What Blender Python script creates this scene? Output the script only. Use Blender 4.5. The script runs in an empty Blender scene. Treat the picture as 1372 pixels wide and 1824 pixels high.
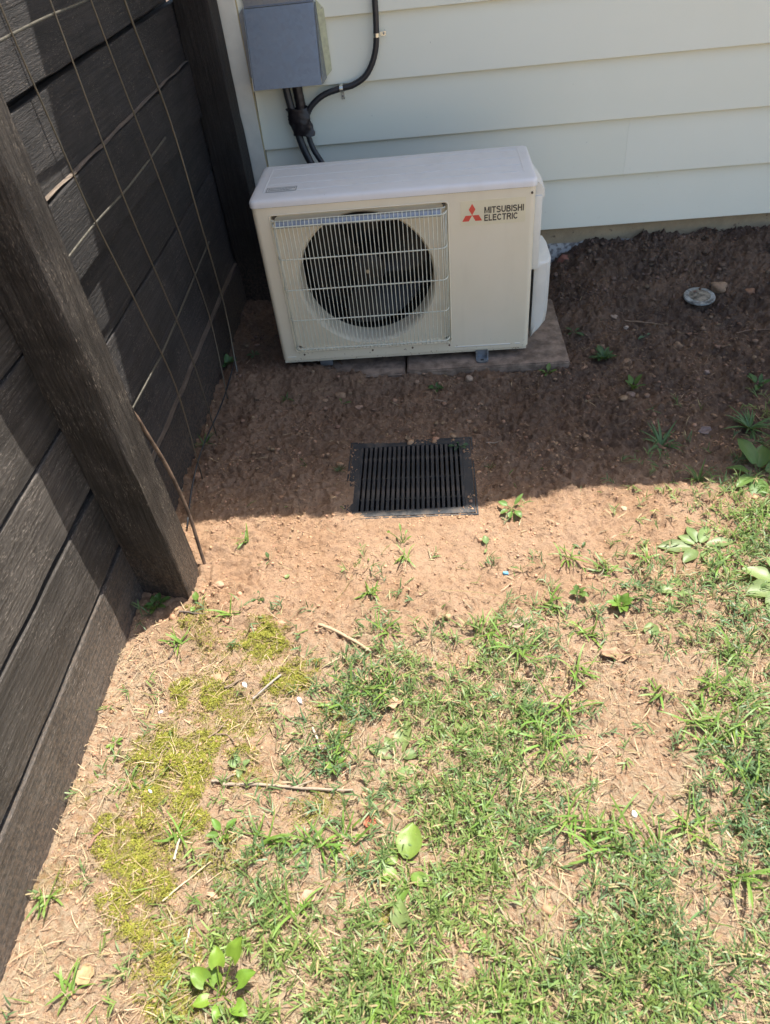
import bpy, bmesh, math, random
import numpy as np
from mathutils import Vector, Matrix

scene = bpy.context.scene
C = scene.collection
rnd = random.Random(7)
rng = np.random.default_rng(11)

# ------------------------------------------------------------------ camera
cam_d = bpy.data.cameras.new('camera')
cam = bpy.data.objects.new('camera', cam_d)
C.objects.link(cam)
cam_d.sensor_fit = 'VERTICAL'
cam_d.sensor_height = 36.0
cam_d.sensor_width = 36.0 * 1372 / 1824
cam_d.lens = 24.81
cam_d.clip_start = 0.02
cam_d.clip_end = 400.0
Rt, Up, Fw = (0.99542, 0.03266, -0.08988), (0.0422, 0.69339, 0.71933), (-0.08582, 0.71982, -0.68883)
cam.matrix_world = Matrix(((Rt[0], Up[0], -Fw[0], 0.5146), (Rt[1], Up[1], -Fw[1], -2.0179),
                           (Rt[2], Up[2], -Fw[2], 1.2530), (0, 0, 0, 1)))
cam_d.dof.use_dof = True
cam_d.dof.focus_distance = 2.05
cam_d.dof.aperture_fstop = 7.5
scene.camera = cam

# ------------------------------------------------------------------ world, sun, exposure
SUN = Vector((0.262, 0.234, 0.936)).normalized()
world = bpy.data.worlds.new('World')
scene.world = world
world.use_nodes = True
wn = world.node_tree
sky = wn.nodes.new('ShaderNodeTexSky')
sky.sky_type = 'NISHITA'
sky.sun_disc = False
sky.sun_elevation = math.asin(SUN.z)
sky.sun_rotation = math.atan2(SUN.x, SUN.y)
sky.air_density = 1.0
sky.dust_density = 2.0
sky.ozone_density = 0.6
bg = wn.nodes['Background']
bg.inputs['Strength'].default_value = 0.135
wn.links.new(sky.outputs['Color'], bg.inputs['Color'])
sd = bpy.data.lights.new('sun', 'SUN')
sd.energy = 5.0
sd.angle = math.radians(0.4)
sd.color = (1.0, 0.95, 0.87)
sun = bpy.data.objects.new('sun', sd)
C.objects.link(sun)
sun.location = (2, 2, 6)
sun.rotation_euler = SUN.to_track_quat('Z', 'Y').to_euler()
scene.view_settings.view_transform = 'Standard'
scene.view_settings.look = 'None'
scene.view_settings.gamma = 1.0
scene.view_settings.exposure = 1.12
scene.view_settings.use_curve_mapping = False
scene.cycles.max_bounces = 6
scene.cycles.diffuse_bounces = 4
scene.cycles.glossy_bounces = 2
scene.cycles.transmission_bounces = 3

# ------------------------------------------------------------------ mesh helpers
def link(name, me, mat=None, parent=None):
    o = bpy.data.objects.new(name, me)
    C.objects.link(o)
    if me is not None and mat is not None and not me.materials:
        me.materials.append(mat)
    if parent is not None:
        o.parent = parent
        o.matrix_parent_inverse = Matrix.Translation(-ROOT[root_of(parent)])
    return o

ROOT = {}
def root_of(o):
    while o.parent is not None:
        o = o.parent
    return o

def thing(name, label, cat, loc=(0, 0, 0), group=None):
    o = bpy.data.objects.new(name, None)
    C.objects.link(o)
    o.empty_display_size = 0.05
    o.location = loc
    ROOT[o] = Vector(loc)
    tag(o, label, cat, group)
    return o

def tag(o, label, cat, group=None):
    o['label'] = label
    o['category'] = cat
    if group:
        o['group'] = group
    return o

def sub(name, me, mat, part):
    """a sub-part under a part: same world placement"""
    o = bpy.data.objects.new(name, me)
    C.objects.link(o)
    if mat is not None and not me.materials:
        me.materials.append(mat)
    o.parent = part
    return o

class MB:
    def __init__(s):
        s.v = []; s.f = []
    def add(s, vs, fs):
        n = len(s.v); s.v += [tuple(p) for p in vs]; s.f += [tuple(i + n for i in f) for f in fs]; return s
    def box(s, x0, x1, y0, y1, z0, z1):
        return s.add([(x0, y0, z0), (x1, y0, z0), (x1, y1, z0), (x0, y1, z0), (x0, y0, z1), (x1, y0, z1), (x1, y1, z1), (x0, y1, z1)],
                     [(3, 2, 1, 0), (4, 5, 6, 7), (0, 1, 5, 4), (1, 2, 6, 5), (2, 3, 7, 6), (3, 0, 4, 7)])
    def rbox(s, x0, x1, y0, y1, z0, z1, b):
        """box with all edges chamfered by b"""
        bm = bmesh.new()
        bmesh.ops.create_cube(bm, size=1.0)
        for v in bm.verts:
            v.co = Vector(((x0 + x1) / 2 + v.co.x * (x1 - x0), (y0 + y1) / 2 + v.co.y * (y1 - y0), (z0 + z1) / 2 + v.co.z * (z1 - z0)))
        bmesh.ops.bevel(bm, geom=list(bm.edges), offset=b, segments=2, affect='EDGES', profile=0.6)
        bm.verts.index_update()
        s.add([v.co for v in bm.verts], [[v.index for v in f.verts] for f in bm.faces])
        bm.free(); return s
    def tube(s, pts, r, n=8, cap=True):
        pts = [Vector(p) for p in pts]
        if not isinstance(r, (list, tuple)): r = [r] * len(pts)
        vs, fs = [], []
        t0 = (pts[1] - pts[0]).normalized()
        u = t0.orthogonal().normalized()
        for i, p in enumerate(pts):
            a = pts[max(i - 1, 0)]; b = pts[min(i + 1, len(pts) - 1)]
            t = (b - a).normalized()
            u = (u - t * u.dot(t)).normalized()
            w = t.cross(u)
            for k in range(n):
                an = 2 * math.pi * k / n
                vs.append(p + (u * math.cos(an) + w * math.sin(an)) * r[i])
        for i in range(len(pts) - 1):
            for k in range(n):
                fs.append((i * n + k, i * n + (k + 1) % n, (i + 1) * n + (k + 1) % n, (i + 1) * n + k))
        if cap:
            fs.append(tuple(range(n - 1, -1, -1))); m = (len(pts) - 1) * n; fs.append(tuple(m + k for k in range(n)))
        return s.add(vs, fs)
    def grid(s, P, nu, nv, closed_u=False):
        """P[j*nu+i]"""
        fs = []
        for j in range(nv - 1):
            for i in range(nu if closed_u else nu - 1):
                a = j * nu + i; b = j * nu + (i + 1) % nu
                fs.append((a, b, b + nu, a + nu))
        return s.add(P, fs)
    def lathe_y(s, cx, cz, prof, n=64):
        """profile of (r, y) turned round an axis along y"""
        P = []
        for r, y in prof:
            for k in range(n):
                a = 2 * math.pi * k / n
                P.append((cx + r * math.cos(a), y, cz + r * math.sin(a)))
        return s.grid(P, n, len(prof), True)
    def mesh(s, name, smooth=False, angle=None):
        me = bpy.data.meshes.new(name)
        me.from_pydata(s.v, [], s.f)
        me.update()
        if smooth:
            me.polygons.foreach_set('use_smooth', [True] * len(me.polygons))
            if angle is not None:
                me.set_sharp_from_angle(angle=math.radians(angle))
        return me
    def build(s, name, mat, parent=None, smooth=False, angle=None):
        return link(name, s.mesh(name, smooth, angle), mat, parent)

def np_mesh(name, V, loops, starts, totals, colors=None, smooth=False):
    me = bpy.data.meshes.new(name)
    V = np.ascontiguousarray(V, dtype=np.float32)
    me.vertices.add(len(V)); me.vertices.foreach_set('co', V.ravel())
    loops = np.ascontiguousarray(loops, dtype=np.int32)
    me.loops.add(len(loops)); me.loops.foreach_set('vertex_index', loops)
    me.polygons.add(len(starts))
    me.polygons.foreach_set('loop_start', np.ascontiguousarray(starts, dtype=np.int32))
    me.update(calc_edges=True)
    if colors is not None:
        at = me.attributes.new('tint', 'FLOAT_COLOR', 'POINT')
        cc = np.ones((len(V), 4), dtype=np.float32); cc[:, :3] = colors
        at.data.foreach_set('color', cc.ravel())
    if smooth:
        me.polygons.foreach_set('use_smooth', np.ones(len(starts), dtype=bool))
    me.validate()
    return me

# ------------------------------------------------------------------ numpy noise
def _hash(i, j, seed):
    n = (i * 374761393 + j * 668265263 + seed * 974634721) & 0xFFFFFFFF
    n = ((n ^ (n >> 13)) * 1274126177) & 0xFFFFFFFF
    n = n ^ (n >> 16)
    return (n & 0xFFFF) / 65535.0
def vnoise(x, y, seed=0):
    i = np.floor(x).astype(np.int64); j = np.floor(y).astype(np.int64)
    a = x - i; b = y - j
    a = a * a * a * (a * (a * 6 - 15) + 10); b = b * b * b * (b * (b * 6 - 15) + 10)
    return ((_hash(i, j, seed) * (1 - a) + _hash(i + 1, j, seed) * a) * (1 - b)
            + (_hash(i, j + 1, seed) * (1 - a) + _hash(i + 1, j + 1, seed) * a) * b) * 2 - 1
def fbm(x, y, f, octv=4, seed=0, gain=0.5):
    s = 0; a = 1
    for o in range(octv):
        ang = 0.6 * o
        xr = x * math.cos(ang) - y * math.sin(ang); yr = x * math.sin(ang) + y * math.cos(ang)
        s = s + a * vnoise(xr * f + 13.7 * o, yr * f + 5.1 * o, seed + o); f *= 2.03; a *= gain
    return s
def ss(a, b, x):
    t = np.clip((x - a) / (b - a), 0, 1)
    return t * t * (3 - 2 * t)

# ------------------------------------------------------------------ ground-cover maps (world grid, 5 cm cells)
GRASS_ROWS = [   # first row y = -2.10, first column x = -0.25, digits 0..9
    "11111221578988757888888888888888888888888888888888",
    "11111212678988757888888888888888888888888888888888",
    "11111213688988757888888888888888888888888888888888",
    "11112214689988757888888888888888888888888888888888",
    "11112125789988757888888888888888888888888888888888",
    "11122136789988756888888888888888888888888888888888",
    "11122136789988766888888888888888888888888888888888",
    "11121146789888766888888888888888888888888888888888",
    "11111124788887756888889888888888888888888888888888",
    "11111114677777766778888877777777777777777777777777",
    "11100123556667777677777766666666666666666666666666",
    "00000123445556677777777777777777777777777777777777",
    "00000112333345677887666778888888888888888888888888",
    "01111011222234678876534578888888888888888888888888",
    "11111011122345678886422456777777777777777777777777",
    "01111111123466788885320235666666666666666666666666",
    "00111111124567788886321124555555555555555555555555",
    "01111111224567788876431123444444444444444444444444",
    "01111111224566777776432122344444444444444444444444",
    "01111111123455556655432222344444444444444444444444",
    "11111111122333344444332222344444444444455555555555",
    "11111111112322233333333223345555555566666666666666",
    "11111111111222222222222333456666666777777777777777",
    "11100000001111111111222333456777777777776666666666",
    "11000000001111111111112223345666666666666666666666",
    "10000000000111100111111122234565555555555555555555",
    "00000000000000000011100111223455555555555555555555",
    "00000000000000000011100011223455555555555555555554",
    "00000000000000000001000011123345554444444444444444",
    "00000000000000000000000011122344444444444444444444",
    "00000000000000000000000011122344444444444444444444",
    "00000000000000000000000011122334444444444444444433",
    "00000000000000000000000001112233444333333333333333",
    "00000000000000000000000001111223333333333333333333",
    "00000000000000000000000000111122333333333333333333",
    "00000000000000000000000000011122333333322222222222",
    "00000000000000000000000000001112222222222222222222",
    "00000000000000000000000000001111222222222222222222",
    "00000000000000000000000000000111222222222222222222",
]
GR = np.array([[int(c) for c in r] for r in GRASS_ROWS], dtype=float) / 9.0
def grass_at(x, y):
    fx = np.clip((x + 0.25) / 0.05, 0, GR.shape[1] - 1.001); fy = np.clip((y + 2.1) / 0.05, 0, GR.shape[0] - 1.001)
    i = fy.astype(int); j = fx.astype(int); a = fy - i; b = fx - j
    return (GR[i, j] * (1 - b) + GR[i, j + 1] * b) * (1 - a) + (GR[i + 1, j] * (1 - b) + GR[i + 1, j + 1] * b) * a
MOSS = [(-0.025,-1.220,0.059,0.060,1.00), (0.170,-1.177,0.064,0.057,0.80), (0.099,-1.079,0.058,0.048,0.90), (-0.032,-1.365,0.089,0.070,1.00), (-0.036,-1.439,0.061,0.037,0.90), (-0.082,-1.527,0.061,0.044,0.90), (-0.042,-1.608,0.060,0.052,1.00), (0.016,-1.693,0.059,0.049,1.00), (0.059,-1.766,0.041,0.025,0.70), (0.073,-1.288,0.053,0.056,0.45), (0.007,-1.107,0.078,0.059,0.35), (0.125,-1.390,0.033,0.034,0.50), (0.096,-1.547,0.056,0.042,0.45), (-0.210,-1.421,0.029,0.033,0.35), (0.265,-1.291,0.046,0.049,0.35), (0.244,-1.462,0.073,0.031,0.35), (-0.083,-1.025,0.054,0.040,0.40), (0.309,-1.566,0.030,0.020,0.50), (0.387,-1.673,0.023,0.020,0.70), (-0.206,-1.580,0.031,0.028,0.30), (-0.019,-1.502,0.043,0.049,0.50)
]
def moss_at(x, y):
    wx = x + 0.028 * fbm(x, y, 14, 3, 51); wy = y + 0.028 * fbm(x, y, 14, 3, 61)
    m = np.zeros_like(x)
    for cx, cy, rx, ry, s in MOSS:
        d = np.sqrt(((wx - cx) / rx) ** 2 + ((wy - cy) / ry) ** 2)
        m = np.maximum(m, s * (1 - ss(0.8, 1.3, d)))
    return np.clip(m * (0.75 + 0.7 * fbm(x, y, 30, 3, 71)), 0, 1)

GX0, GX1, GY0, GY1 = 0.252, 0.592, -0.699, -0.389      # drain grate outline
def hbase(x, y):
    return -0.03 + ss(0.02, 0.62, y) * (0.015 + 0.095 * ss(0.88, 1.12, x))
def rough_at(x, y):
    r = 0.85 + 0.35 * fbm(x, y, 2.6, 2, 5)
    r = r + 0.9 * ss(0.0, 0.45, y) * ss(0.85, 1.0, x) + 0.35 * ss(-0.72, -0.55, y)
    r = r + 0.5 * np.exp(-(((x + 0.02) / 0.14) ** 2 + ((y + 0.88) / 0.16) ** 2))
    r = r - 0.25 * np.exp(-(((x - 0.3) / 0.3) ** 2 + ((y + 0.85) / 0.12) ** 2))
    return np.clip(r, 0.35, 1.8)
def ground_h(x, y):
    x = np.asarray(x, dtype=float); y = np.asarray(y, dtype=float)
    h = hbase(x, y)
    near = ss(7, 4, np.maximum(np.abs(x), np.abs(y)))
    r = rough_at(x, y) * near
    h = h + near * 0.006 * fbm(x, y, 3.0, 2, 1)
    h = h + r * 0.0062 * fbm(x, y, 17, 3, 2)
    l = fbm(x, y, 62, 2, 3)
    h = h + r * 0.0058 * np.maximum(l, -0.25)
    h = h + r * 0.0040 * np.maximum(fbm(x, y, 105, 2, 4), -0.4)
    h = h - r * 0.0065 * ss(0.25, 0.62, fbm(x, y, 70, 2, 14)) * ss(-0.3, 0.4, fbm(x, y, 6, 2, 15))
    # scratches and raked marks
    rd = 1 - np.abs(fbm(x * 0.8, y * 1.3, 9, 2, 9))
    h = h - r * 0.0055 * ss(0.92, 1.0, rd)
    rd2 = 1 - np.abs(fbm(x * 1.2, y * 0.7, 16, 2, 19))
    h = h - r * 0.0035 * ss(0.94, 1.0, rd2)
    h = h + 0.006 * moss_at(x, y) * near
    # settle against the grate frame, spill a little on its corners
    d = np.maximum(np.maximum(GX0 - x, x - GX1), np.maximum(GY0 - y, y - GY1))
    h = np.where(d < 0.05, h * ss(0, 0.05, d) + (1 - ss(0, 0.05, d)) * (-0.0292 + 0.25 * (h + 0.03)), h)
    spill = 0.005 * np.exp(-(((x - 0.25) / 0.03) ** 2 + ((y + 0.60) / 0.09) ** 2)) + 0.005 * np.exp(-(((x - 0.27) / 0.04) ** 2 + ((y + 0.69) / 0.022) ** 2)) \
        + 0.003 * np.exp(-(((x - 0.45) / 0.16) ** 2 + ((y + 0.703) / 0.016) ** 2)) + 0.003 * np.exp(-(((x - 0.585) / 0.02) ** 2 + ((y + 0.47) / 0.06) ** 2))\
        + 0.008 * np.exp(-(((x - 0.38) / 0.1) ** 2 + ((y + 0.385) / 0.012) ** 2))
    h = h + spill
    h = h + (0.014 + 0.010 * ss(0.5, 0.2, x)) * np.exp(-((y + 0.065) / 0.045) ** 2) * ss(-0.2, -0.05, x) * ss(1.05, 0.95, x)
    h = h + 0.026 * ss(0.30, 0.05, x) * np.exp(-((y + 0.02) / 0.10) ** 2) * ss(-0.25, -0.15, x) + 0.010 * ss(0.40, 0.1, x) * ss(-0.2, -0.1, y)
    pit = (x > GX0 + 0.018) & (x < GX1 - 0.018) & (y > GY0 + 0.018) & (y < GY1 - 0.018)
    h = np.where(pit, -0.22, h)
    return h
def gz(x, y):
    if GX0 < x < GX1 and GY0 < y < GY1: return -0.0225
    return float(ground_h(np.array([x]), np.array([y]))[0])

# ------------------------------------------------------------------ materials
def new_mat(name):
    m = bpy.data.materials.new(name)
    m.use_nodes = True
    nt = m.node_tree
    return m, nt, nt.nodes['Principled BSDF']
def N(nt, t, **kw):
    n = nt.nodes.new(t)
    for k, v in kw.items():
        if k in n.inputs: n.inputs[k].default_value = v
        else: setattr(n, k, v)
    return n
def noise(nt, vec, scale, detail=4, rough=0.55):
    n = N(nt, 'ShaderNodeTexNoise')
    n.inputs['Scale'].default_value = scale; n.inputs['Detail'].default_value = detail; n.inputs['Roughness'].default_value = rough
    if vec is not None: nt.links.new(vec, n.inputs['Vector'])
    return n.outputs['Fac']
def ramp(nt, fac, a, b, lo=0.0, hi=1.0):
    n = N(nt, 'ShaderNodeMapRange')
    n.interpolation_type = 'SMOOTHSTEP'
    n.inputs['From Min'].default_value = a; n.inputs['From Max'].default_value = b
    n.inputs['To Min'].default_value = lo; n.inputs['To Max'].default_value = hi
    nt.links.new(fac, n.inputs['Value'])
    return n.outputs['Result']
def mix(nt, fac, a, b, mode='MIX'):
    n = N(nt, 'ShaderNodeMix', data_type='RGBA', blend_type=mode)
    for s, v in ((n.inputs[0], fac), (n.inputs[6], a), (n.inputs[7], b)):
        if isinstance(v, (int, float)): s.default_value = v
        elif isinstance(v, tuple): s.default_value = (*v, 1.0)
        else: nt.links.new(v, s)
    return n.outputs[2]
def math_n(nt, op, a, b):
    n = N(nt, 'ShaderNodeMath', operation=op)
    for s, v in zip(n.inputs, (a, b)):
        if isinstance(v, (int, float)): s.default_value = v
        else: nt.links.new(v, s)
    return n.outputs[0]
def coord(nt, scale=(1, 1, 1), per_object=False):
    tc = N(nt, 'ShaderNodeTexCoord')
    out = tc.outputs['Object']
    if per_object:
        oi = N(nt, 'ShaderNodeObjectInfo')
        va = N(nt, 'ShaderNodeVectorMath', operation='MULTIPLY_ADD')
        cb = N(nt, 'ShaderNodeCombineXYZ')
        for k in range(3): nt.links.new(oi.outputs['Random'], cb.inputs[k])
        nt.links.new(cb.outputs[0], va.inputs[0]); va.inputs[1].default_value = (17.3, 31.1, 23.7)
        nt.links.new(out, va.inputs[2]); out = va.outputs[0]
    mp = N(nt, 'ShaderNodeMapping')
    mp.inputs['Scale'].default_value = scale
    nt.links.new(out, mp.inputs['Vector'])
    return mp.outputs['Vector']
def bump(nt, bsdf, h, strength=0.5, dist=0.002, prev=None):
    b = N(nt, 'ShaderNodeBump')
    b.inputs['Strength'].default_value = strength; b.inputs['Distance'].default_value = dist
    nt.links.new(h, b.inputs['Height'])
    if prev is not None: nt.links.new(prev, b.inputs['Normal'])
    nt.links.new(b.outputs['Normal'], bsdf.inputs['Normal'])
    return b.outputs['Normal']

def simple(name, col, rough=0.5, metal=0.0, var=0.12, vscale=12.0, bscale=200.0, bstr=0.15, spec=0.5):
    m, nt, b = new_mat(name)
    v = coord(nt, per_object=True)
    n = noise(nt, v, vscale, 5, 0.6)
    dark = tuple(c * (1 - var * 1.6) for c in col); lite = tuple(min(1, c * (1 + var)) for c in col)
    nt.links.new(mix(nt, ramp(nt, n, 0.3, 0.7), dark, lite), b.inputs['Base Color'])
    b.inputs['Roughness'].default_value = rough; b.inputs['Metallic'].default_value = metal
    b.inputs['Specular IOR Level'].default_value = spec
    bump(nt, b, noise(nt, v, bscale, 3), bstr, 0.001)
    return m

def mat_soil():
    m, nt, b = new_mat('clay_soil')
    v = coord(nt)
    at = N(nt, 'ShaderNodeAttribute', attribute_name='cover')
    sep = N(nt, 'ShaderNodeSeparateColor'); nt.links.new(at.outputs['Color'], sep.inputs[0])
    big = ramp(nt, noise(nt, v, 5.5, 4, 0.62), 0.35, 0.68)
    fine = ramp(nt, noise(nt, v, 55, 5, 0.7), 0.32, 0.72)
    c = mix(nt, big, (0.50, 0.328, 0.214), (0.395, 0.236, 0.138))
    c = mix(nt, math_n(nt, 'MULTIPLY', fine, 0.55), c, (0.60, 0.395, 0.245))
    grit = noise(nt, v, 210, 4, 0.65)
    c = mix(nt, ramp(nt, grit, 0.58, 0.68, 0, 0.75), c, (0.19, 0.115, 0.07))
    c = mix(nt, ramp(nt, grit, 0.36, 0.28, 0, 0.5), c, (0.66, 0.53, 0.40))
    # organic litter tone, moss film, eave shade painted in with moist soil
    lit = math_n(nt, 'MULTIPLY', sep.outputs[1], ramp(nt, noise(nt, v, 85, 3, 0.7), 0.38, 0.62))
    c = mix(nt, lit, c, (0.54, 0.42, 0.285))
    mo = math_n(nt, 'MULTIPLY', sep.outputs[0], ramp(nt, noise(nt, v, 120, 3, 0.7), 0.25, 0.6))
    c = mix(nt, mo, c, (0.22, 0.195, 0.04))  # clods take the painted eave shade along with real moisture
    shade_damp = math_n(nt, 'MULTIPLY', sep.outputs[2], ramp(nt, noise(nt, v, 7, 5, 0.6), 0.2, 0.7, 0.6, 1.0))
    c = mix(nt, shade_damp, c, mix(nt, fine, (0.100, 0.070, 0.053), (0.175, 0.127, 0.097)))
    nt.links.new(c, b.inputs['Base Color'])
    b.inputs['Roughness'].default_value = 0.95
    b.inputs['Specular IOR Level'].default_value = 0.15
    bump(nt, b, noise(nt, v, 85, 6, 0.82), 1.0, 0.016)
    return m

def mat_wood(name, dark, lite, fib, along='Y', spec=0.4):
    m, nt, b = new_mat(name)
    s = {'Y': (170, 5, 170), 'Z': (150, 150, 6)}[along]
    v = coord(nt, s, True)
    vi = coord(nt, (1, 1, 1), True)
    g = noise(nt, v, 1.0, 6, 0.65)
    c = mix(nt, ramp(nt, g, 0.34, 0.66), dark, lite)
    c = mix(nt, ramp(nt, noise(nt, vi, 9, 5, 0.6), 0.42, 0.72, 0, 0.65), c, tuple(d * 0.72 for d in dark))
    # torn fibres
    v2 = coord(nt, {'Y': (640, 75, 640), 'Z': (680, 680, 80)}[along], True)
    f = noise(nt, v2, 1.0, 4, 0.6)
    patch = ramp(nt, noise(nt, vi, 16, 4, 0.6), 0.40, 0.62)
    c = mix(nt, math_n(nt, 'MULTIPLY', ramp(nt, f, 0.56, 0.68), math_n(nt, 'MULTIPLY', patch, 0.55)), c, fib)
    sz = N(nt, 'ShaderNodeSeparateXYZ'); tz = N(nt, 'ShaderNodeTexCoord'); nt.links.new(tz.outputs['Object'], sz.inputs[0])
    dust = math_n(nt, 'MULTIPLY', ramp(nt, sz.outputs['Z'], 0.26, -0.02), ramp(nt, noise(nt, tz.outputs['Object'], 110, 4, 0.75), 0.38, 0.66, 0.02, 0.34))
    c = mix(nt, dust, c, (0.30, 0.205, 0.135))
    oi = N(nt, 'ShaderNodeObjectInfo')
    tone = N(nt, 'ShaderNodeHueSaturation'); nt.links.new(c, tone.inputs['Color'])
    nt.links.new(ramp(nt, oi.outputs['Random'], 0, 1, 0.72, 1.32), tone.inputs['Value'])
    nt.links.new(tone.outputs['Color'], b.inputs['Base Color'])
    b.inputs['Roughness'].default_value = 0.62
    b.inputs['Specular IOR Level'].default_value = spec
    n1 = bump(nt, b, g, 0.8, 0.006)
    n2 = bump(nt, b, f, 0.9, 0.004, n1)
    v3 = coord(nt, {'Y': (60, 210, 60), 'Z': (60, 60, 210)}[along], True)
    bump(nt, b, noise(nt, v3, 1.0, 3, 0.6), 0.35, 0.002, n2)
    return m

def mat_siding():
    m, nt, b = new_mat('siding_paint')
    v = coord(nt, (1, 1, 1), True)
    c = mix(nt, ramp(nt, noise(nt, v, 2.0, 4), 0.3, 0.7), (0.84, 0.845, 0.69), (0.87, 0.875, 0.725))
    # scuffs and specks of dirt
    sp = noise(nt, coord(nt, (1, 1, 0.6)), 110, 3, 0.5)
    c = mix(nt, ramp(nt, sp, 0.755, 0.79, 0, 0.65), c, (0.28, 0.27, 0.22))
    tc = N(nt, 'ShaderNodeTexCoord')
    sx = N(nt, 'ShaderNodeSeparateXYZ'); nt.links.new(tc.outputs['Object'], sx.inputs[0])
    low = ramp(nt, sx.outputs['Z'], 0.55, 0.10)
    spl = ramp(nt, noise(nt, coord(nt), 75, 4, 0.6), 0.66, 0.78, 0, 0.55)
    c = mix(nt, math_n(nt, 'MULTIPLY', low, spl), c, (0.42, 0.31, 0.21))
    nt.links.new(c, b.inputs['Base Color'])
    b.inputs['Roughness'].default_value = 0.55
    bump(nt, b, noise(nt, coord(nt, (6, 60, 60), True), 4, 4), 0.06, 0.002)
    return m

def mat_foundation():
    m, nt, b = new_mat('foundation_paint')
    v = coord(nt)
    tc = N(nt, 'ShaderNodeTexCoord')
    sx = N(nt, 'ShaderNodeSeparateXYZ'); nt.links.new(tc.outputs['Object'], sx.inputs[0])
    c = mix(nt, ramp(nt, noise(nt, v, 14, 6, 0.65), 0.35, 0.7), (0.46, 0.36, 0.225), (0.36, 0.28, 0.175))
    c = mix(nt, ramp(nt, noise(nt, v, 48, 5, 0.6), 0.62, 0.7, 0, 0.8), c, (0.14, 0.10, 0.065))
    edge = math_n(nt, 'ADD', sx.outputs['Z'], math_n(nt, 'MULTIPLY', noise(nt, v, 11, 5), 0.03))
    c = mix(nt, ramp(nt, edge, 0.090, 0.084), c, mix(nt, ramp(nt, noise(nt, v, 60, 5), 0.4, 0.6), (0.60, 0.59, 0.55), (0.25, 0.23, 0.21)))
    nt.links.new(c, b.inputs['Base Color'])
    b.inputs['Roughness'].default_value = 0.85
    bump(nt, b, noise(nt, v, 70, 6, 0.7), 0.6, 0.004)
    return m

def mat_cabinet(name='ivory_enamel', ca=(0.77, 0.70, 0.525), cb=(0.80, 0.73, 0.56)):
    m, nt, b = new_mat(name)
    v = coord(nt)
    tc = N(nt, 'ShaderNodeTexCoord')
    sx = N(nt, 'ShaderNodeSeparateXYZ'); nt.links.new(tc.outputs['Object'], sx.inputs[0])
    c = mix(nt, ramp(nt, noise(nt, v, 5, 4), 0.3, 0.7), ca, cb)
    low = ramp(nt, sx.outputs['Z'], 0.085, 0.035)
    rust = ramp(nt, noise(nt, v, 95, 4, 0.6), 0.60, 0.70)
    c = mix(nt, math_n(nt, 'MULTIPLY', math_n(nt, 'MULTIPLY', low, rust), 0.8), c, (0.20, 0.10, 0.05))
    c = mix(nt, ramp(nt, noise(nt, coord(nt, (1, 1, 0.35)), 75, 3, 0.5), 0.765, 0.79, 0, 0.8), c, (0.17, 0.09, 0.05))
    film = noise(nt, coord(nt, (9, 9, 1.6)), 2.5, 5, 0.6)
    c = mix(nt, ramp(nt, film, 0.48, 0.75, 0, 0.08), c, (0.42, 0.34, 0.22))
    nt.links.new(c, b.inputs['Base Color'])
    nt.links.new(ramp(nt, film, 0.3, 0.7, 0.36, 0.52), b.inputs['Roughness'])
    bump(nt, b, noise(nt, v, 600, 2), 0.05, 0.001)
    return m

def mat_metal(name, col, rough=0.38, spangle=55.0):
    m, nt, b = new_mat(name)
    v = coord(nt, per_object=True)
    vo = N(nt, 'ShaderNodeTexVoronoi'); vo.inputs['Scale'].default_value = spangle; nt.links.new(v, vo.inputs['Vector'])
    sepc = N(nt, 'ShaderNodeSeparateColor'); nt.links.new(vo.outputs['Color'], sepc.inputs[0])
    c = mix(nt, sepc.outputs[0], tuple(x * 0.95 for x in col), tuple(min(1, x * 1.04) for x in col))
    c = mix(nt, ramp(nt, noise(nt, v, 30, 5, 0.65), 0.66, 0.78, 0, 0.5), c, (0.32, 0.28, 0.22))
    nt.links.new(c, b.inputs['Base Color'])
    b.inputs['Metallic'].default_value = 0.85
    nt.links.new(ramp(nt, sepc.outputs[1], 0, 1, rough * 0.85, rough * 1.2), b.inputs['Roughness'])
    return m

def mat_leaf(name, rough=0.5, trans=0.3, veins=0.0):
    """foliage tinted by the per-vertex leaf colour"""
    m, nt, b = new_mat(name)
    at = N(nt, 'ShaderNodeAttribute', attribute_name='tint')
    v = coord(nt, per_object=True)
    c = mix(nt, ramp(nt, noise(nt, v, 160, 4), 0.3, 0.7, 0, 0.35), at.outputs['Color'], mix(nt, 0.5, at.outputs['Color'], (0.16, 0.17, 0.04)))
    nt.links.new(c, b.inputs['Base Color'])
    b.inputs['Roughness'].default_value = rough
    b.inputs['Specular IOR Level'].default_value = 0.4
    tr = N(nt, 'ShaderNodeBsdfTranslucent')
    g = mix(nt, 0.5, c, (0.20, 0.26, 0.03))
    nt.links.new(g, tr.inputs['Color'])
    mx = N(nt, 'ShaderNodeMixShader'); mx.inputs[0].default_value = trans
    nt.links.new(b.outputs[0], mx.inputs[1]); nt.links.new(tr.outputs[0], mx.inputs[2])
    nt.links.new(mx.outputs[0], nt.nodes['Material Output'].inputs['Surface'])
    bump(nt, b, noise(nt, v, 300, 3), 0.25, 0.001)
    return m

def mat_tint(name, rough=0.8, spec=0.2, bscale=250, bstr=0.5):
    m, nt, b = new_mat(name)
    at = N(nt, 'ShaderNodeAttribute', attribute_name='tint')
    v = coord(nt)
    c = mix(nt, ramp(nt, noise(nt, v, 180, 5, 0.65), 0.35, 0.7, 0, 0.45), at.outputs['Color'], mix(nt, 0.6, at.outputs['Color'], (0.12, 0.085, 0.055)))
    nt.links.new(c, b.inputs['Base Color'])
    b.inputs['Roughness'].default_value = rough
    b.inputs['Specular IOR Level'].default_value = spec
    bump(nt, b, noise(nt, v, bscale, 5, 0.7), bstr, 0.002)
    return m

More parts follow.
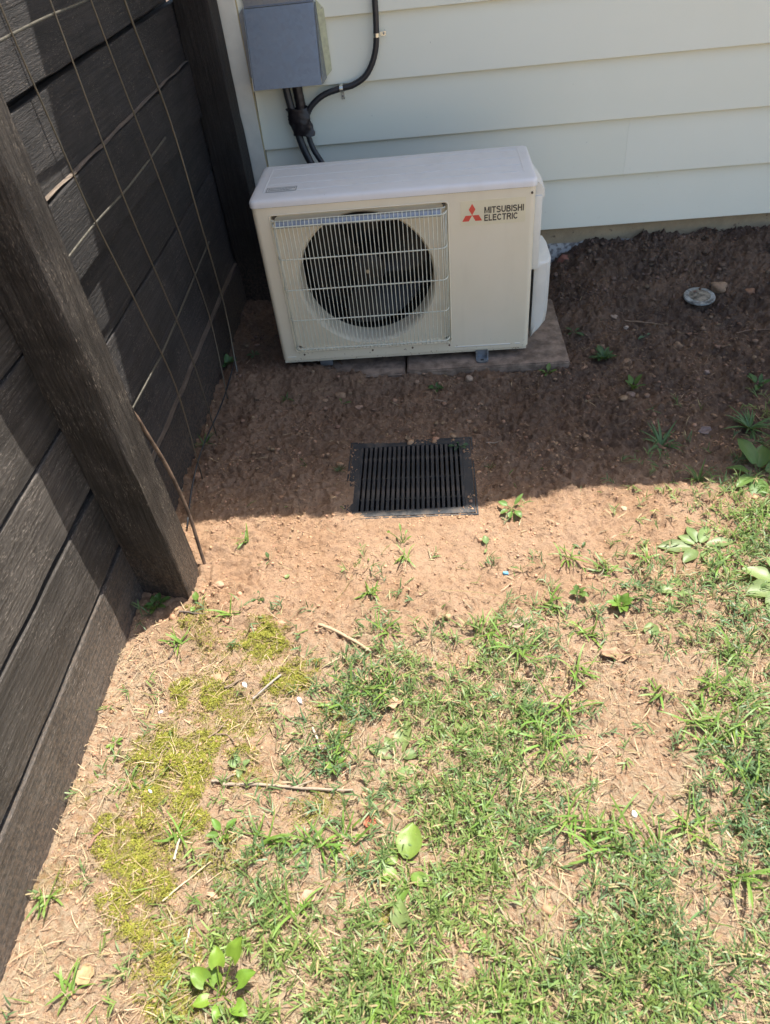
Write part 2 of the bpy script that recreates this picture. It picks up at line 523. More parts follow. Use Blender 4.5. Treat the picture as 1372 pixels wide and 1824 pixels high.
def mat_grate():
    m, nt, b = new_mat('dusty_black_plastic')
    v = coord(nt)
    d = ramp(nt, noise(nt, v, 22, 6, 0.7), 0.46, 0.70, 0, 0.8)
    d2 = ramp(nt, noise(nt, v, 240, 4, 0.65), 0.62, 0.72, 0, 0.5)
    c = mix(nt, d, (0.024, 0.027, 0.032), (0.12, 0.098, 0.078))
    c = mix(nt, d2, c, (0.20, 0.165, 0.13))
    nt.links.new(c, b.inputs['Base Color'])
    nt.links.new(ramp(nt, d, 0, 0.6, 0.42, 0.85), b.inputs['Roughness'])
    return m

M = {}
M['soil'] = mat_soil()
M['board'] = mat_wood('black_stained_board', (0.021, 0.020, 0.020), (0.046, 0.042, 0.041), (0.28, 0.24, 0.20))
M['board_near'] = mat_wood('weathered_board', (0.036, 0.031, 0.027), (0.090, 0.079, 0.069), (0.48, 0.42, 0.36))
M['edge'] = mat_wood('weathered_board_edge', (0.13, 0.10, 0.075), (0.24, 0.19, 0.15), (0.40, 0.34, 0.27))
M['post'] = mat_wood('black_stained_post', (0.022, 0.018, 0.015), (0.066, 0.057, 0.049), (0.52, 0.44, 0.35), 'Z')
M['rear_post'] = mat_wood('black_post', (0.014, 0.012, 0.010), (0.030, 0.026, 0.023), (0.10, 0.08, 0.06), 'Z')
M['siding'] = mat_siding()
M['trim'] = simple('trim_paint', (0.70, 0.69, 0.59), 0.55, var=0.05)
M['caulk'] = simple('aged_caulk', (0.50, 0.42, 0.24), 0.7)
M['foundation'] = mat_foundation()
M['roof'] = simple('grey_shingle', (0.10, 0.10, 0.11), 0.9, vscale=60)
M['soffit'] = simple('white_soffit', (0.72, 0.73, 0.70), 0.6, var=0.04)
M['cabinet'] = mat_cabinet()
M['lid'] = mat_cabinet('sky_tinted_lid_enamel', (0.72, 0.71, 0.68), (0.76, 0.75, 0.73))  # same paint as the cabinet, cool sky light put into its colour
M['plastic'] = simple('ivory_plastic', (0.74, 0.73, 0.66), 0.42, var=0.04, bstr=0.04)
M['dark'] = simple('fan_black', (0.018, 0.018, 0.017), 0.55)
M['fanblade'] = simple('dusty_fan_plastic', (0.018, 0.018, 0.017), 0.5)
M['gwire'] = simple('grille_wire_coat', (0.68, 0.68, 0.55), 0.4, var=0.12, vscale=40)
M['galv'] = mat_metal('galvanised_sheet', (0.30, 0.325, 0.35), 0.5, 90)
M['zinc'] = mat_metal('zinc_strap', (0.60, 0.62, 0.55), 0.3, 90)
M['flange'] = simple('yellow_green_zinc', (0.58, 0.60, 0.40), 0.5, 0.25, var=0.1, vscale=60)  # greenish yellow for the right hood flange, other sheets are grey
M['twire'] = mat_metal('trellis_wire', (0.17, 0.16, 0.135), 0.45, 200)
M['rwire'] = simple('rusted_wire', (0.135, 0.088, 0.058), 0.75, var=0.35, vscale=40)
M['conduit'] = simple('black_conduit', (0.030, 0.031, 0.033), 0.42, var=0.2, bscale=90)
M['tape'] = simple('black_tape', (0.018, 0.014, 0.015), 0.38, var=0.3, vscale=60, bscale=70, bstr=0.8)
M['sticker'] = simple('cream_sticker', (0.78, 0.71, 0.50), 0.4, var=0.03)
M['red'] = simple('red_print', (0.70, 0.085, 0.055), 0.45, var=0.06)
M['ink'] = simple('dark_print', (0.065, 0.052, 0.040), 0.5)
M['greyink'] = simple('grey_print', (0.13, 0.13, 0.14), 0.5)
M['lidlabel'] = simple('lid_label', (0.66, 0.66, 0.62), 0.4, var=0.03)
M['grate'] = mat_grate()
M['concrete'] = simple('stained_concrete', (0.25, 0.19, 0.145), 0.9, var=0.28, vscale=28, bscale=130, bstr=0.6, spec=0.2)
M['blade'] = mat_leaf('grass_leaf', 0.45, 0.28)
M['leaf'] = mat_leaf('broad_leaf', 0.42, 0.30)
M['mossm'] = mat_leaf('moss_leaf', 0.7, 0.25)
M['litter'] = mat_tint('dry_litter')
M['clod'] = mat_tint('soil_clod', 0.95, 0.1, 180, 0.8)
M['bark'] = mat_tint('twig_bark', 0.8, 0.25, 160, 0.7)
M['dustdisc'] = simple('dusty_disc_centre', (0.20, 0.18, 0.14), 0.9, var=0.5, vscale=50)
M['disc'] = simple('dirty_white_disc', (0.25, 0.265, 0.255), 0.5, var=0.5, vscale=45)

# ------------------------------------------------------------------ ground sheet
def graded(lo, hi, step, far):
    a = list(np.arange(lo, hi + 1e-6, step))
    d = step; p = hi; up = []
    while p < far: d *= 1.35; p += d; up.append(p)
    d = step; p = lo; dn = []
    while p > -far: d *= 1.35; p -= d; dn.append(p)
    return np.array(dn[::-1] + a + up)
gx = graded(-0.30, 1.90, 0.0040, 60.0)
gy = graded(-1.90, 0.70, 0.0040, 60.0)
XX, YY = np.meshgrid(gx, gy)
ZZ = ground_h(XX.ravel(), YY.ravel()).reshape(XX.shape)
ZZ = ZZ + (rng.uniform(-1, 1, ZZ.shape) * 0.0011 * np.clip(rough_at(XX.ravel(), YY.ravel()), 0.5, 1.3).reshape(XX.shape)) * ss(3.5, 2.5, np.maximum(np.abs(XX), np.abs(YY)))
nx, ny = len(gx), len(gy)
V = np.stack([XX.ravel(), YY.ravel(), ZZ.ravel()], 1)
ii = (np.arange(ny - 1)[:, None] * nx + np.arange(nx - 1)[None, :]).ravel()
Q = np.stack([ii, ii + 1, ii + nx + 1, ii + nx], 1)
gme = np_mesh('ground', V, Q.ravel(), np.arange(len(Q)) * 4, None, smooth=False)
xf, yf = V[:, 0], V[:, 1]
cov = np.ones((len(V), 4), dtype=np.float32)
cov[:, 0] = moss_at(xf, yf)
gdens = grass_at(xf, yf)
cov[:, 1] = np.clip(0.55 * ss(-0.95, -1.2, yf) + 0.75 * gdens * ss(-0.2, -0.5, yf) + 0.3 * ss(0.05, -0.2, xf) * ss(-1.0, -1.2, yf), 0, 1)
cov[:, 2] = np.clip(ss(-0.72, -0.40, yf) * 0.70 + 0.5 * ss(0.0, 0.35, yf) + 0.25 * ss(0.5, 1.0, xf) * ss(-0.7, -0.3, yf), 0, 1)  # blue channel: moist wall soil plus the eave's shade painted darker
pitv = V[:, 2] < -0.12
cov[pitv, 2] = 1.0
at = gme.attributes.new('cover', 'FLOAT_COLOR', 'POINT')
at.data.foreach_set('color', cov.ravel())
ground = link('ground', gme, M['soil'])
ground['kind'] = 'structure'
ground['label'] = 'bare orange clay soil with patchy lawn in front of the house'

# ------------------------------------------------------------------ house
house = thing('house', 'house wall of pale lap siding over a tan foundation behind the outdoor unit', 'house', (1.5, 0.65, 0.0))
ZB = [0.140, 0.316, 0.497, 0.678, 0.862] + [0.862 + 0.182 * k for k in range(1, 11)]
def siding_board(x0, x1, zb, zt):
    yb, yt, th = 0.6325, 0.6495, 0.011
    mb = MB()
    e = 0.0015
    prof = [(yb + th, zb), (yb + e, zb), (yb, zb + e), (yt, zt + 0.012), (yt + th, zt + 0.012)]
    P = []
    for x in (x0, x1):
        for y, z in prof: P.append((x, y, z))
    n = len(prof)
    fs = [(k, (k + 1) % n, n + (k + 1) % n, n + k) for k in range(n)] + [tuple(range(n))[::-1], tuple(range(n, 2 * n))]
    mb.add(P, fs)
    return mb.build('siding_board', M['siding'], house)
for k in range(len(ZB) - 1):
    zt = ZB[k + 1]
    if k == 1:
        siding_board(-0.064, 1.189, ZB[k], zt); siding_board(1.1894, 6.2, ZB[k], zt)
    else:
        siding_board(-0.064, 6.2, ZB[k], zt)
MB().rbox(-0.235, -0.068, 0.630, 0.668, 0.10, 2.68, 0.003).build('corner_trim', M['trim'], house)
MB().tube([(-0.0665, 0.634 + 0.001 * math.sin(z * 9), z) for z in np.arange(0.12, 1.6, 0.05)], 0.0032, 6).build('caulk_seam', M['caulk'], house, True)
MB().box(-0.20, 6.2, 0.664, 0.86, -0.5, 0.16).build('foundation', M['foundation'], house)
MB().box(-0.19, 6.2, 0.672, 6.0, 0.16, 2.68).build('wall_core', M['soffit'], house)
# roof with its eave; set-back added to unseen edge to bend its ground shadow
EV = [(-1.6, 0.030), (1.28, 0.030), (1.42, 0.045), (1.66, 0.098), (7.0, 0.100)]
mb = MB()
P = []
for x, y in EV: P += [(x, y, 2.70), (x, y, 2.85), (x, 3.4, 4.35), (x, 3.4, 2.74)]
fs = []
for i in range(len(EV) - 1):
    a = 4 * i; b = a + 4
    fs += [(a, b, b + 1, a + 1), (a + 1, b + 1, b + 2, a + 2), (a + 2, b + 2, b + 3, a + 3), (a + 3, b + 3, b, a)]
fs += [(0, 1, 2, 3), tuple(4 * (len(EV) - 1) + k for k in (3, 2, 1, 0))]
mb.add(P, fs)
mb.build('roof', M['roof'], house)
MB().box(-0.24, 6.2, 0.13, 0.66, 2.684, 2.696).build('soffit', M['soffit'], house)

# ------------------------------------------------------------------ fence
fence = thing('board_fence', 'black stained fence of wide horizontal boards along the left side', 'fence', (-0.25, -0.9, -0.03))
def board(y0, y1, z0, z1, xf, th, seed, n=36, mat='board'):
    """rough sawn board along y with slightly wavy edges; xf is its visible face"""
    r = random.Random(seed)
    ph = [r.uniform(0, 6.28) for _ in range(8)]
    mb = MB(); P = []
    for i in range(n + 1):
        t = i / n; y = y0 + (y1 - y0) * t
        wz = 0.0016 * math.sin(5 * y + ph[0]) + 0.0009 * math.sin(23 * y + ph[1])
        wz0 = 0.0016 * math.sin(6 * y + ph[2]) + 0.0009 * math.sin(19 * y + ph[3])
        wx = 0.0015 * math.sin(3 * y + ph[4]) + 0.0006 * math.sin(31 * y + ph[5])
        e = 0.0022 + 0.0008 * math.sin(40 * y + ph[6])
        P += [(xf + wx - th, y, z0 + wz0), (xf + wx - e, y, z0 + wz0), (xf + wx, y, z0 + wz0 + e),
              (xf + wx + 0.001 * math.sin(11 * y + ph[7]), y, (z0 + z1) / 2), (xf + wx, y, z1 + wz - e), (xf + wx - e, y, z1 + wz), (xf + wx - th, y, z1 + wz)]
    mb.grid(P, 7, n + 1, True)
    mb.f += [tuple(range(7)), tuple(n * 7 + k for k in range(6, -1, -1))]
    o = mb.build('fence_board', M[mat], fence, True, 40)
    return o
def ledge(y0, y1, z, x0, x1):
    mb = MB()
    P = []
    n = 40
    for i in range(n + 1):
        y = y0 + (y1 - y0) * i / n
        w = 0.0012 * math.sin(7 * y) + 0.001 * math.sin(29 * y)
        P += [(x0, y, z + w), (x1 - 0.001 + 0.0015 * math.sin(37 * y), y, z + w)]
    mb.grid(P, 2, n + 1)
    return mb
MB().box(-0.305, -0.286, -3.9, 0.648, -0.2, 1.78).build('added_gap_backing', M['board'], fence)  # unseen backing added so the gaps between boards look dark
# near bay (front of the post) and far bay (behind it)
near = [(-0.12, 0.122, -0.236), (0.134, 0.294, -0.237), (0.307, 0.460, -0.238), (0.471, 0.632, -0.235), (0.638, 0.800, -0.237), (0.807, 0.968, -0.236),
        (0.975, 1.135, -0.237), (1.142, 1.300, -0.236), (1.307, 1.465, -0.237), (1.472, 1.63, -0.236), (1.637, 1.80, -0.237)]
far = [(-0.12, 0.140, -0.228), (0.144, 0.306, -0.243), (0.309, 0.474, -0.240), (0.479, 0.636, -0.240), (0.642, 0.798, -0.226), (0.801, 0.953, -0.240),
       (0.968, 1.128, -0.234), (1.134, 1.292, -0.238), (1.298, 1.456, -0.236), (1.462, 1.62, -0.238), (1.626, 1.79, -0.236)]
for k, (a, b, x) in enumerate(near): board(-3.9, -0.875, a, b, x, 0.026, 100 + k, 60, 'board_near')
for k, (a, b, x) in enumerate(far): board(-0.872, 0.648, a, b, x, 0.024, 200 + k, 40)
lo = ledge(-0.83, 0.53, 0.1455, -0.246, -0.2285).build('bare_board_edge', M['edge'], fence); lo['label'] = 'pale weathered top edge of the lowest far board'
lo = ledge(-0.83, 0.53, 0.8035, -0.243, -0.2265).build('bare_board_edge', M['edge'], fence); lo['label'] = 'brown unstained top edge of a board half way up'

def post(corners_at, z0, z1, n, seed, mat='post'):
    r = random.Random(seed)
    mb = MB(); P = []; m = 0
    for i in range(n + 1):
        z = z0 + (z1 - z0) * i / n
        cs, ch = corners_at(z)
        ring = []
        for k in range(4):
            a = Vector(cs[k]); p = Vector(cs[k - 1]); q = Vector(cs[(k + 1) % 4])
            c = ch[k]
            d1 = (p - a).normalized(); d2 = (q - a).normalized()
            ring += [a + d1 * c, a + (d1 + d2) * c * 0.35, a + d2 * c]
            for s in (0.33, 0.66):
                ring.append(a + d2 * c + (q - a) * s * 0.93)
        m = len(ring)
        for k, p in enumerate(ring):
            j = 0.0011
            w = 0.0012 * math.sin(14 * z + k * 1.7 + seed) 
            P.append((p.x + r.uniform(-j, j) + w, p.y + r.uniform(-j, j) + w * 0.5, z))
    mb.grid(P, m, n + 1, True)
    mb.f += [tuple(range(m - 1, -1, -1)), tuple(n * m + k for k in range(m))]
    return mb.build('post', M[mat], fence, True, 38)
def near_corners(z):
    w = 0.004 + 0.020 * float(ss(0.15, 0.75, z)) + 0.010 * math.exp(-((z - 0.86) / 0.07) ** 2) - 0.004 * math.sin(z * 21)
    lean = 0.004 * z
    return [(-0.104 - lean, -0.958), (-0.112 - lean, -0.848), (-0.2355, -0.835), (-0.2355, -0.922)], [max(w, 0.003), 0.003, 0.002, 0.002]
o = post(near_corners, -0.25, 1.95, 70, 3); o['label'] = 'rough near post with a waney edge, sunlit on its right side'
def rear_corners(z):
    return [(-0.121, 0.507), (-0.117, 0.606), (-0.234, 0.612), (-0.234, 0.536)], [0.004 + 0.002 * math.sin(z * 9), 0.003, 0.002, 0.002]
o = post(rear_corners, -0.25, 1.95, 40, 5, 'rear_post'); o['label'] = 'dark rear post against the house corner'
o = post(lambda z: ([(-0.11, -2.44), (-0.112, -2.335), (-0.2355, -2.33), (-0.2355, -2.43)], [0.004, 0.003, 0.002, 0.002]), -0.25, 1.95, 30, 8)

# ------------------------------------------------------------------ wire trellis on the fence
trel = thing('wire_trellis', 'galvanised wire grid panel standing between the two fence posts', 'trellis', (-0.17, -0.3, -0.03))
def smooth_path(pts, n=28):
    pts = [np.array(p, float) for p in pts]
    P = [2 * pts[0] - pts[1]] + pts + [2 * pts[-1] - pts[-2]]
    out = []
    per = max(3, n // (len(pts) - 1))
    for i in range(1, len(P) - 2):
        for k in range(per):
            t = k / per
            out.append(0.5 * ((2 * P[i]) + (P[i + 1] - P[i - 1]) * t + (2 * P[i - 1] - 5 * P[i] + 4 * P[i + 1] - P[i + 2]) * t * t + (3 * P[i] - P[i - 1] - 3 * P[i + 1] + P[i + 2]) * t ** 3))
    out.append(P[-2])
    return [tuple(p) for p in out]
wx = -0.17
VW = [[(wx, -0.66, 1.45), (wx, -0.645, 1.113), (wx, -0.616, 0.872), (wx, -0.598, 0.755), (wx, -0.535, 0.50), (wx, -0.49, 0.271), (wx, -0.525, -0.015)],
      [(wx, -0.48, 1.45), (wx, -0.452, 1.092), (wx, -0.421, 0.735), (wx, -0.372, 0.50), (wx, -0.327, 0.263), (wx, -0.328, -0.012)],
      [(wx, -0.30, 1.45), (wx, -0.257, 1.065), (wx, -0.177, 0.709), (wx, -0.13, 0.48), (wx, -0.095, 0.248), (wx, -0.145, -0.005)],
      [(wx, -0.11, 1.45), (wx, -0.057, 1.036), (wx, 0.029, 0.775), (wx, 0.055, 0.48), (wx, 0.07, 0.207), (wx, 0.025, 0.02), (wx + 0.012, -0.02, -0.018)]]
for k, w in enumerate(VW):
    MB().tube(smooth_path(w, 30), 0.0018 if k < 3 else 0.0028, 7).build('vertical_wire', M['twire'], trel, True)
MB().tube([(wx + 0.009, -0.008, 0.000), (wx + 0.012, -0.022, -0.022)], 0.0068, 8).build('rubber_tip', M['conduit'], trel, True, 40)
HW = [[(wx - .004, -0.852, 1.068), (wx - .004, -0.53, 1.071), (wx - .004, -0.2, 1.066), (wx - .004, 0.45, 1.07)],
      [(wx - .004, -0.852, 0.733), (wx - .004, -0.601, 0.737), (wx - .004, -0.354, 0.731), (wx - .004, -0.03, 0.738)],
      [(wx - .004, -0.852, 0.386), (wx - .004, -0.563, 0.376), (wx - .004, -0.445, 0.376), (wx - .004, 0.06, 0.404), (wx - .004, 0.07, 0.404)],
      [(-0.172, -0.715, -0.022), (wx - .004, -0.60, 0.018), (wx - .004, -0.455, 0.036), (wx - .004, -0.179, 0.012), (wx - .004, 0.04, 0.024), (wx - .004, 0.05, 0.024)],
      [(wx - .004, -0.852, 1.41), (wx - .004, 0.45, 1.41)]]
for k, w in enumerate(HW):
    MB().tube(smooth_path(w, 24), 0.0025, 7).build('horizontal_wire', M['conduit'] if k == 3 else M['twire'], trel, True)
o = MB().tube(smooth_path([(-0.142, -0.826, 1.3), (-0.138, -0.826, 0.55), (-0.126, -0.820, 0.40), (-0.110, -0.812, 0.27), (-0.102, -0.812, 0.13), (-0.100, -0.828, 0.03), (-0.096, -0.845, -0.045)], 36), 0.0046, 8).build('vertical_wire', M['rwire'], trel, True)
o['label'] = 'thick rusted brown end wire bowed beside the near post'

# ------------------------------------------------------------------ concrete pavers under the unit
def paver(x0, x1, y0, y1, z0, z1, seed, label):
    r = random.Random(seed); bm = bmesh.new()
    bmesh.ops.create_cube(bm, size=1.0)
    for v in bm.verts:
        v.co = Vector(((x0 + x1) / 2 + v.co.x * (x1 - x0), (y0 + y1) / 2 + v.co.y * (y1 - y0), (z0 + z1) / 2 + v.co.z * (z1 - z0)))
    bmesh.ops.subdivide_edges(bm, edges=list(bm.edges), cuts=9, use_grid_fill=True)
    bmesh.ops.bevel(bm, geom=[e for e in bm.edges if e.calc_face_angle(0) > 1.0], offset=0.004, segments=2, affect='EDGES')
    for v in bm.verts:
        v.co += Vector((r.uniform(-1, 1), r.uniform(-1, 1), r.uniform(-1, 1))) * 0.0007
    me = bpy.data.meshes.new('concrete_paver'); bm.to_mesh(me); bm.free()
    o = link('concrete_paver', me, M['concrete'])
    return tag(o, label, 'paver', 'pavers under the outdoor unit')
paver(0.409, 0.928, -0.052, 0.37, -0.06, -0.001, 1, 'right concrete paver under the outdoor unit with its corner exposed')
paver(0.015, 0.402, -0.050, 0.37, -0.070, -0.010, 2, 'left concrete paver under the outdoor unit half buried in soil')

# ------------------------------------------------------------------ outdoor unit
ac = thing('air_conditioner', 'ivory outdoor heat pump unit with round fan grille against the house wall', 'air conditioner', (0.4, 0.14, 0.0))
x0r, x1r, z0r, z1r = 0.049, 0.556, 0.064, 0.506
arcL = [(0.018 - 0.018 * math.cos(a), 0.018 - 0.018 * math.sin(a)) for a in np.linspace(0, math.pi / 2, 7)]
prof = [(0.0, 0.284)] + arcL + [(x0r, 0.0), (0.20, 0.0), (0.40, 0.0), (x1r, 0.0)] + [(0.8 - x, y) for x, y in arcL[::-1]] + [(0.8, 0.036)]
iL = prof.index((x0r, 0.0)); iR = prof.index((x1r, 0.0))
zs = [0.030, 0.033, z0r, 0.20, 0.36, z1r, 0.527, 0.5275]
mb = MB(); P = []
for j, z in enumerate(zs):
    for x, y in prof:
        ins = 0.003 if j == 0 else 0.0
        yy = y + ins if y < 0.02 else y
        xx = x + (ins if x < 0.02 else -ins if x > 0.78 else 0)
        P.append((xx, yy, z))
n = len(prof); fs = []
for j in range(len(zs) - 1):
    for i in range(n - 1):
        if iL <= i < iR and 2 <= j < 5: continue
        fs.append((j * n + i, j * n + i + 1, (j + 1) * n + i + 1, (j + 1) * n + i))
mb.add(P, fs)
panel = mb.build('front_panel', M['cabinet'], ac, True, 35)
# recess: rolled edge, sunken plate with the bell mouth of the fan
FC, FZ, FR = 0.3045, 0.283, 0.2035
def rrect(x0, x1, z0, z1, r, y, n=10):
    pts = []
    for cx, cz, a0 in ((x1 - r, z1 - r, 0), (x0 + r, z1 - r, 90), (x0 + r, z0 + r, 180), (x1 - r, z0 + r, 270)):
        for k in range(n + 1):
            a = math.radians(a0 + 90 * k / n); pts.append((cx + r * math.cos(a), y, cz + r * math.sin(a)))
    return pts
mb = MB()
rings = [rrect(x0r - 0.003, x1r + 0.003, z0r - 0.003, z1r + 0.003, 0.010, -0.0012), rrect(x0r, x1r, z0r, z1r, 0.009, -0.0022), rrect(x0r + 0.003, x1r - 0.003, z0r + 0.003, z1r - 0.003, 0.008, 0.002), rrect(x0r + 0.006, x1r - 0.006, z0r + 0.006, z1r - 0.006, 0.008, 0.016)]
m = len(rings[0])
mb.grid([p for r in rings for p in r], m, len(rings), True)
# plate between the rounded rectangle and the round mouth
outer = []
NA = 96
for k in range(NA):
    a = 2 * math.pi * (k + 0.5) / NA
    dx_, dz_ = math.cos(a), math.sin(a)
    tx = ((x1r - 0.006 - FC) if dx_ > 0 else (x0r + 0.006 - FC)) / dx_ if abs(dx_) > 1e-6 else 9
    tz = ((z1r - 0.006 - FZ) if dz_ > 0 else (z0r + 0.006 - FZ)) / dz_ if abs(dz_) > 1e-6 else 9
    t_ = min(tx, tz)
    outer.append((FC + t_ * dx_, 0.016, FZ + t_ * dz_))
m = NA
circ = []
for p in outer:
    a = math.atan2(p[2] - FZ, p[0] - FC); circ.append((FC + 0.2125 * math.cos(a), 0.0165, FZ + 0.2125 * math.sin(a)))
circ = [(min(max(p[0], x0r + 0.010), x1r - 0.010), p[1], min(max(p[2], z0r + 0.010), z1r - 0.010)) for p in circ]
mb.grid(outer + circ, m, 2, True)
# the bell mouth
mouth = []
for rr, yy in ((0.2105, 0.0185), (0.2075, 0.022), (0.205, 0.0265), (FR, 0.033), (FR, 0.10)):
    for p in outer:
        a = math.atan2(p[2] - FZ, p[0] - FC); mouth.append((FC + rr * math.cos(a), yy, FZ + rr * math.sin(a)))
mb.grid(circ + mouth, m, 6, True)
mb.build('fan_recess', M['cabinet'], ac, True, 40)
mb = MB()
mb.lathe_y(FC, FZ, [(FR + 0.001, 0.10), (FR + 0.02, 0.13), (FR + 0.02, 0.235), (0.02, 0.236), (0.001, 0.236)], 48)
mb.build('fan_cavity', M['dark'], ac, True, 40)
# fan
fan = MB().lathe_y(FC, FZ, [(0.001, 0.088), (0.035, 0.089), (0.052, 0.096), (0.056, 0.115), (0.056, 0.17)], 32).build('fan_hub', M['fanblade'], ac, True, 40)
for b3 in range(3):
    mb = MB(); P = []
    nr, na = 9, 9
    for i in range(nr):
        r = 0.052 + (0.188 - 0.052) * i / (nr - 1)
        for j in range(na):
            t = j / (na - 1)
            sweep = 0.55 * (i / (nr - 1)) ** 1.4
            a = math.radians(120 * b3 + 20) + (t - 0.5) * (1.35 - 0.25 * math.cos(3.14 * i / nr)) + sweep
            P.append((FC + r * math.cos(a), 0.10 + 0.075 * t - 0.010 * math.sin(3.14 * t), FZ + r * math.sin(a)))
    mb.grid(P, na, nr)
    sub('fan_blade', mb.mesh('fan_blade', True), M['fanblade'], fan)
sub('hub_nut', MB().lathe_y(FC, FZ, [(0.0005, 0.080), (0.006, 0.080), (0.007, 0.083), (0.007, 0.09)], 12).mesh('hub_nut', True, 40), M['zinc'], fan)
o = MB().rbox(0.30, 0.345, 0.185, 0.195, 0.37, 0.45, 0.003).build('motor_bracket', M['fanblade'], ac)
# grille: each wire on its own
top_bar = MB()
topw = smooth_path([(0.060, 0.004, 0.495), (0.066, -0.006, 0.491), (0.20, -0.0075, 0.492), (0.40, -0.0075, 0.492), (0.535, -0.006, 0.492), (0.545, 0.004, 0.496)], 40)
grille = top_bar.tube(topw, 0.0016, 6).build('wire_grille', M['gwire'], ac, True)
NV = 40
gw = None
for k in range(NV):
    x = 0.066 + (0.536 - 0.066) * k / (NV - 1)
    path = [(x, -0.0065, 0.4925), (x, -0.013, 0.490), (x, -0.0205, 0.479), (x, -0.0225, 0.465), (x, -0.0230, 0.30), (x, -0.0225, 0.095), (x, -0.018, 0.078), (x, -0.006, 0.069), (x, 0.006, 0.0675)]
    if gw is None:
        gw = MB().tube([(p[0] - x, p[1], p[2]) for p in path], 0.00125, 5).mesh('grille_wire', True)
    o = sub('grille_wire', gw, M['gwire'], grille); o.location = (x, 0, 0)
for x, y in ((0.5425, -0.018), (0.5475, -0.011), (0.551, -0.003), (0.0605, -0.016), (0.0565, -0.006)):
    o = sub('grille_wire', MB().tube([(x, y, 0.485), (x, y, 0.30), (x, y, 0.085), (x, y + 0.006, 0.072)], 0.00125, 5).mesh('grille_wire', True), M['gwire'], grille)
for z in (0.4795, 0.383, 0.287, 0.186, 0.084):
    pts = smooth_path([(0.0545, 0.008, z), (0.0565, -0.010, z), (0.064, -0.0205, z), (0.10, -0.0215, z), (0.30, -0.0220, z), (0.50, -0.0215, z), (0.536, -0.0205, z), (0.548, -0.011, z + 0.001), (0.552, 0.006, z + 0.002)], 40)
    o = sub('cross_wire', MB().tube(pts, 0.0020, 6).mesh('cross_wire', True), M['gwire'], grille)
mb = MB()
P = []
for x in np.linspace(0.066, 0.538, 24):
    P += [(x, -0.004, 0.4905), (x, -0.0125, 0.4885), (x, -0.0195, 0.4775), (x, -0.0195, 0.4745)]
mb.grid(P, 4, 24)
mb.build('grille_top_ledge', M['galv'], ac, True)
# lid
def rplan(x0, x1, y0, y1, r, z, n=8):
    pts = []
    for cx, cy, a0 in ((x1 - r, y1 - r, 0), (x0 + r, y1 - r, 90), (x0 + r, y0 + r, 180), (x1 - r, y0 + r, 270)):
        for k in range(n + 1):
            a = math.radians(a0 + 90 * k / n); pts.append((cx + r * math.cos(a), cy + r * math.sin(a), z))
    return pts
mb = MB(); rings = []
for ins, z in ((0.006, 0.5285), (0.0, 0.5290), (0.0, 0.5400), (0.0014, 0.5452), (0.0048, 0.5488), (0.010, 0.5502), (0.022, 0.5508)):
    rings.append(rplan(-0.003 + ins, 0.803 - ins, -0.003 + ins, 0.288 - ins, max(0.018 - ins * 0.4, 0.006), z))
m = len(rings[0])
mb.grid([p for r in rings for p in r], m, len(rings), True)
mb.f.append(tuple((len(rings) - 1) * m + k for k in range(m)))
lid = mb.build('lid', M['lid'], ac, True, 50)
mbr = MB()
for yy in (0.060, 0.115, 0.175, 0.245):
    mbr.rbox(0.036, 0.768, yy, yy + 0.003, 0.5500, 0.5518, 0.0006)
for xx in (0.032, 0.769):
    mbr.rbox(xx, xx + 0.003, 0.052, 0.255, 0.5500, 0.5518, 0.0006)
sub('embossed_rib', mbr.mesh('embossed_rib'), M['lid'], lid)
for hx, hy in ((0.012, 0.012), (0.788, 0.012)):
    o = MB().lathe_y(hx, 0.520, [(0.0003, 0.0065), (0.0022, 0.0062), (0.0026, 0.010)], 10)
lb = sub('lid_label', MB().box(0.0405, 0.1295, 0.0515, 0.0865, 0.5518, 0.5522).mesh('lid_label'), M['lidlabel'], lid)
mbp = MB()
a, b, c, d, z = 0.0415, 0.1285, 0.0525, 0.0855, 0.5522
for q in ((a, b, c, c + 0.0014), (a, b, d - 0.0014, d), (a, a + 0.0014, c + 0.0014, d - 0.0014), (b - 0.0014, b, c + 0.0014, d - 0.0014)):
    mbp.box(q[0], q[1], q[2], q[3], z, z + 0.0003)
rr = random.Random(3)
for yy in (0.0765, 0.0725, 0.0645, 0.0605):
    x = a + 0.005
    while x < b - (0.006 if yy > 0.07 else 0.022):
        w = rr.uniform(0.003, 0.009); mbp.box(x, min(x + w, b - 0.004), yy, yy + 0.0018, z, z + 0.0003); x += w + 0.0016
link('label_print', mbp.mesh('label_print'), M['greyink'], ac)
# left side, back and inside
MB().box(0.004, 0.786, 0.262, 0.283, 0.031, 0.527).build('coil_back', M['dark'], ac)
MB().box(0.770, 0.790, 0.040, 0.262, 0.031, 0.527).build('inner_panel', M['dark'], ac)
MB().box(0.005, 0.795, 0.006, 0.262, 0.022, 0.031).build('base_pan', M['cabinet'], ac)
MB().rbox(-0.013, 0.002, 0.10, 0.25, 0.47, 0.525, 0.006).build('side_grip', M['plastic'], ac, True, 50)
# right side cover: flat upper neck, hood at the top, bulging lower box
def cover_section(z):
    """outer x of the cover at height z"""
    if z > 0.476: return 0.834 - max(0.0, (z - 0.500)) * 0.5
    return 0.8235
mb = MB()
mb.rbox(0.797, 0.8235, 0.040, 0.270, 0.270, 0.487, 0.004)
neck = mb.build('side_cover', M['plastic'], ac, True, 40)
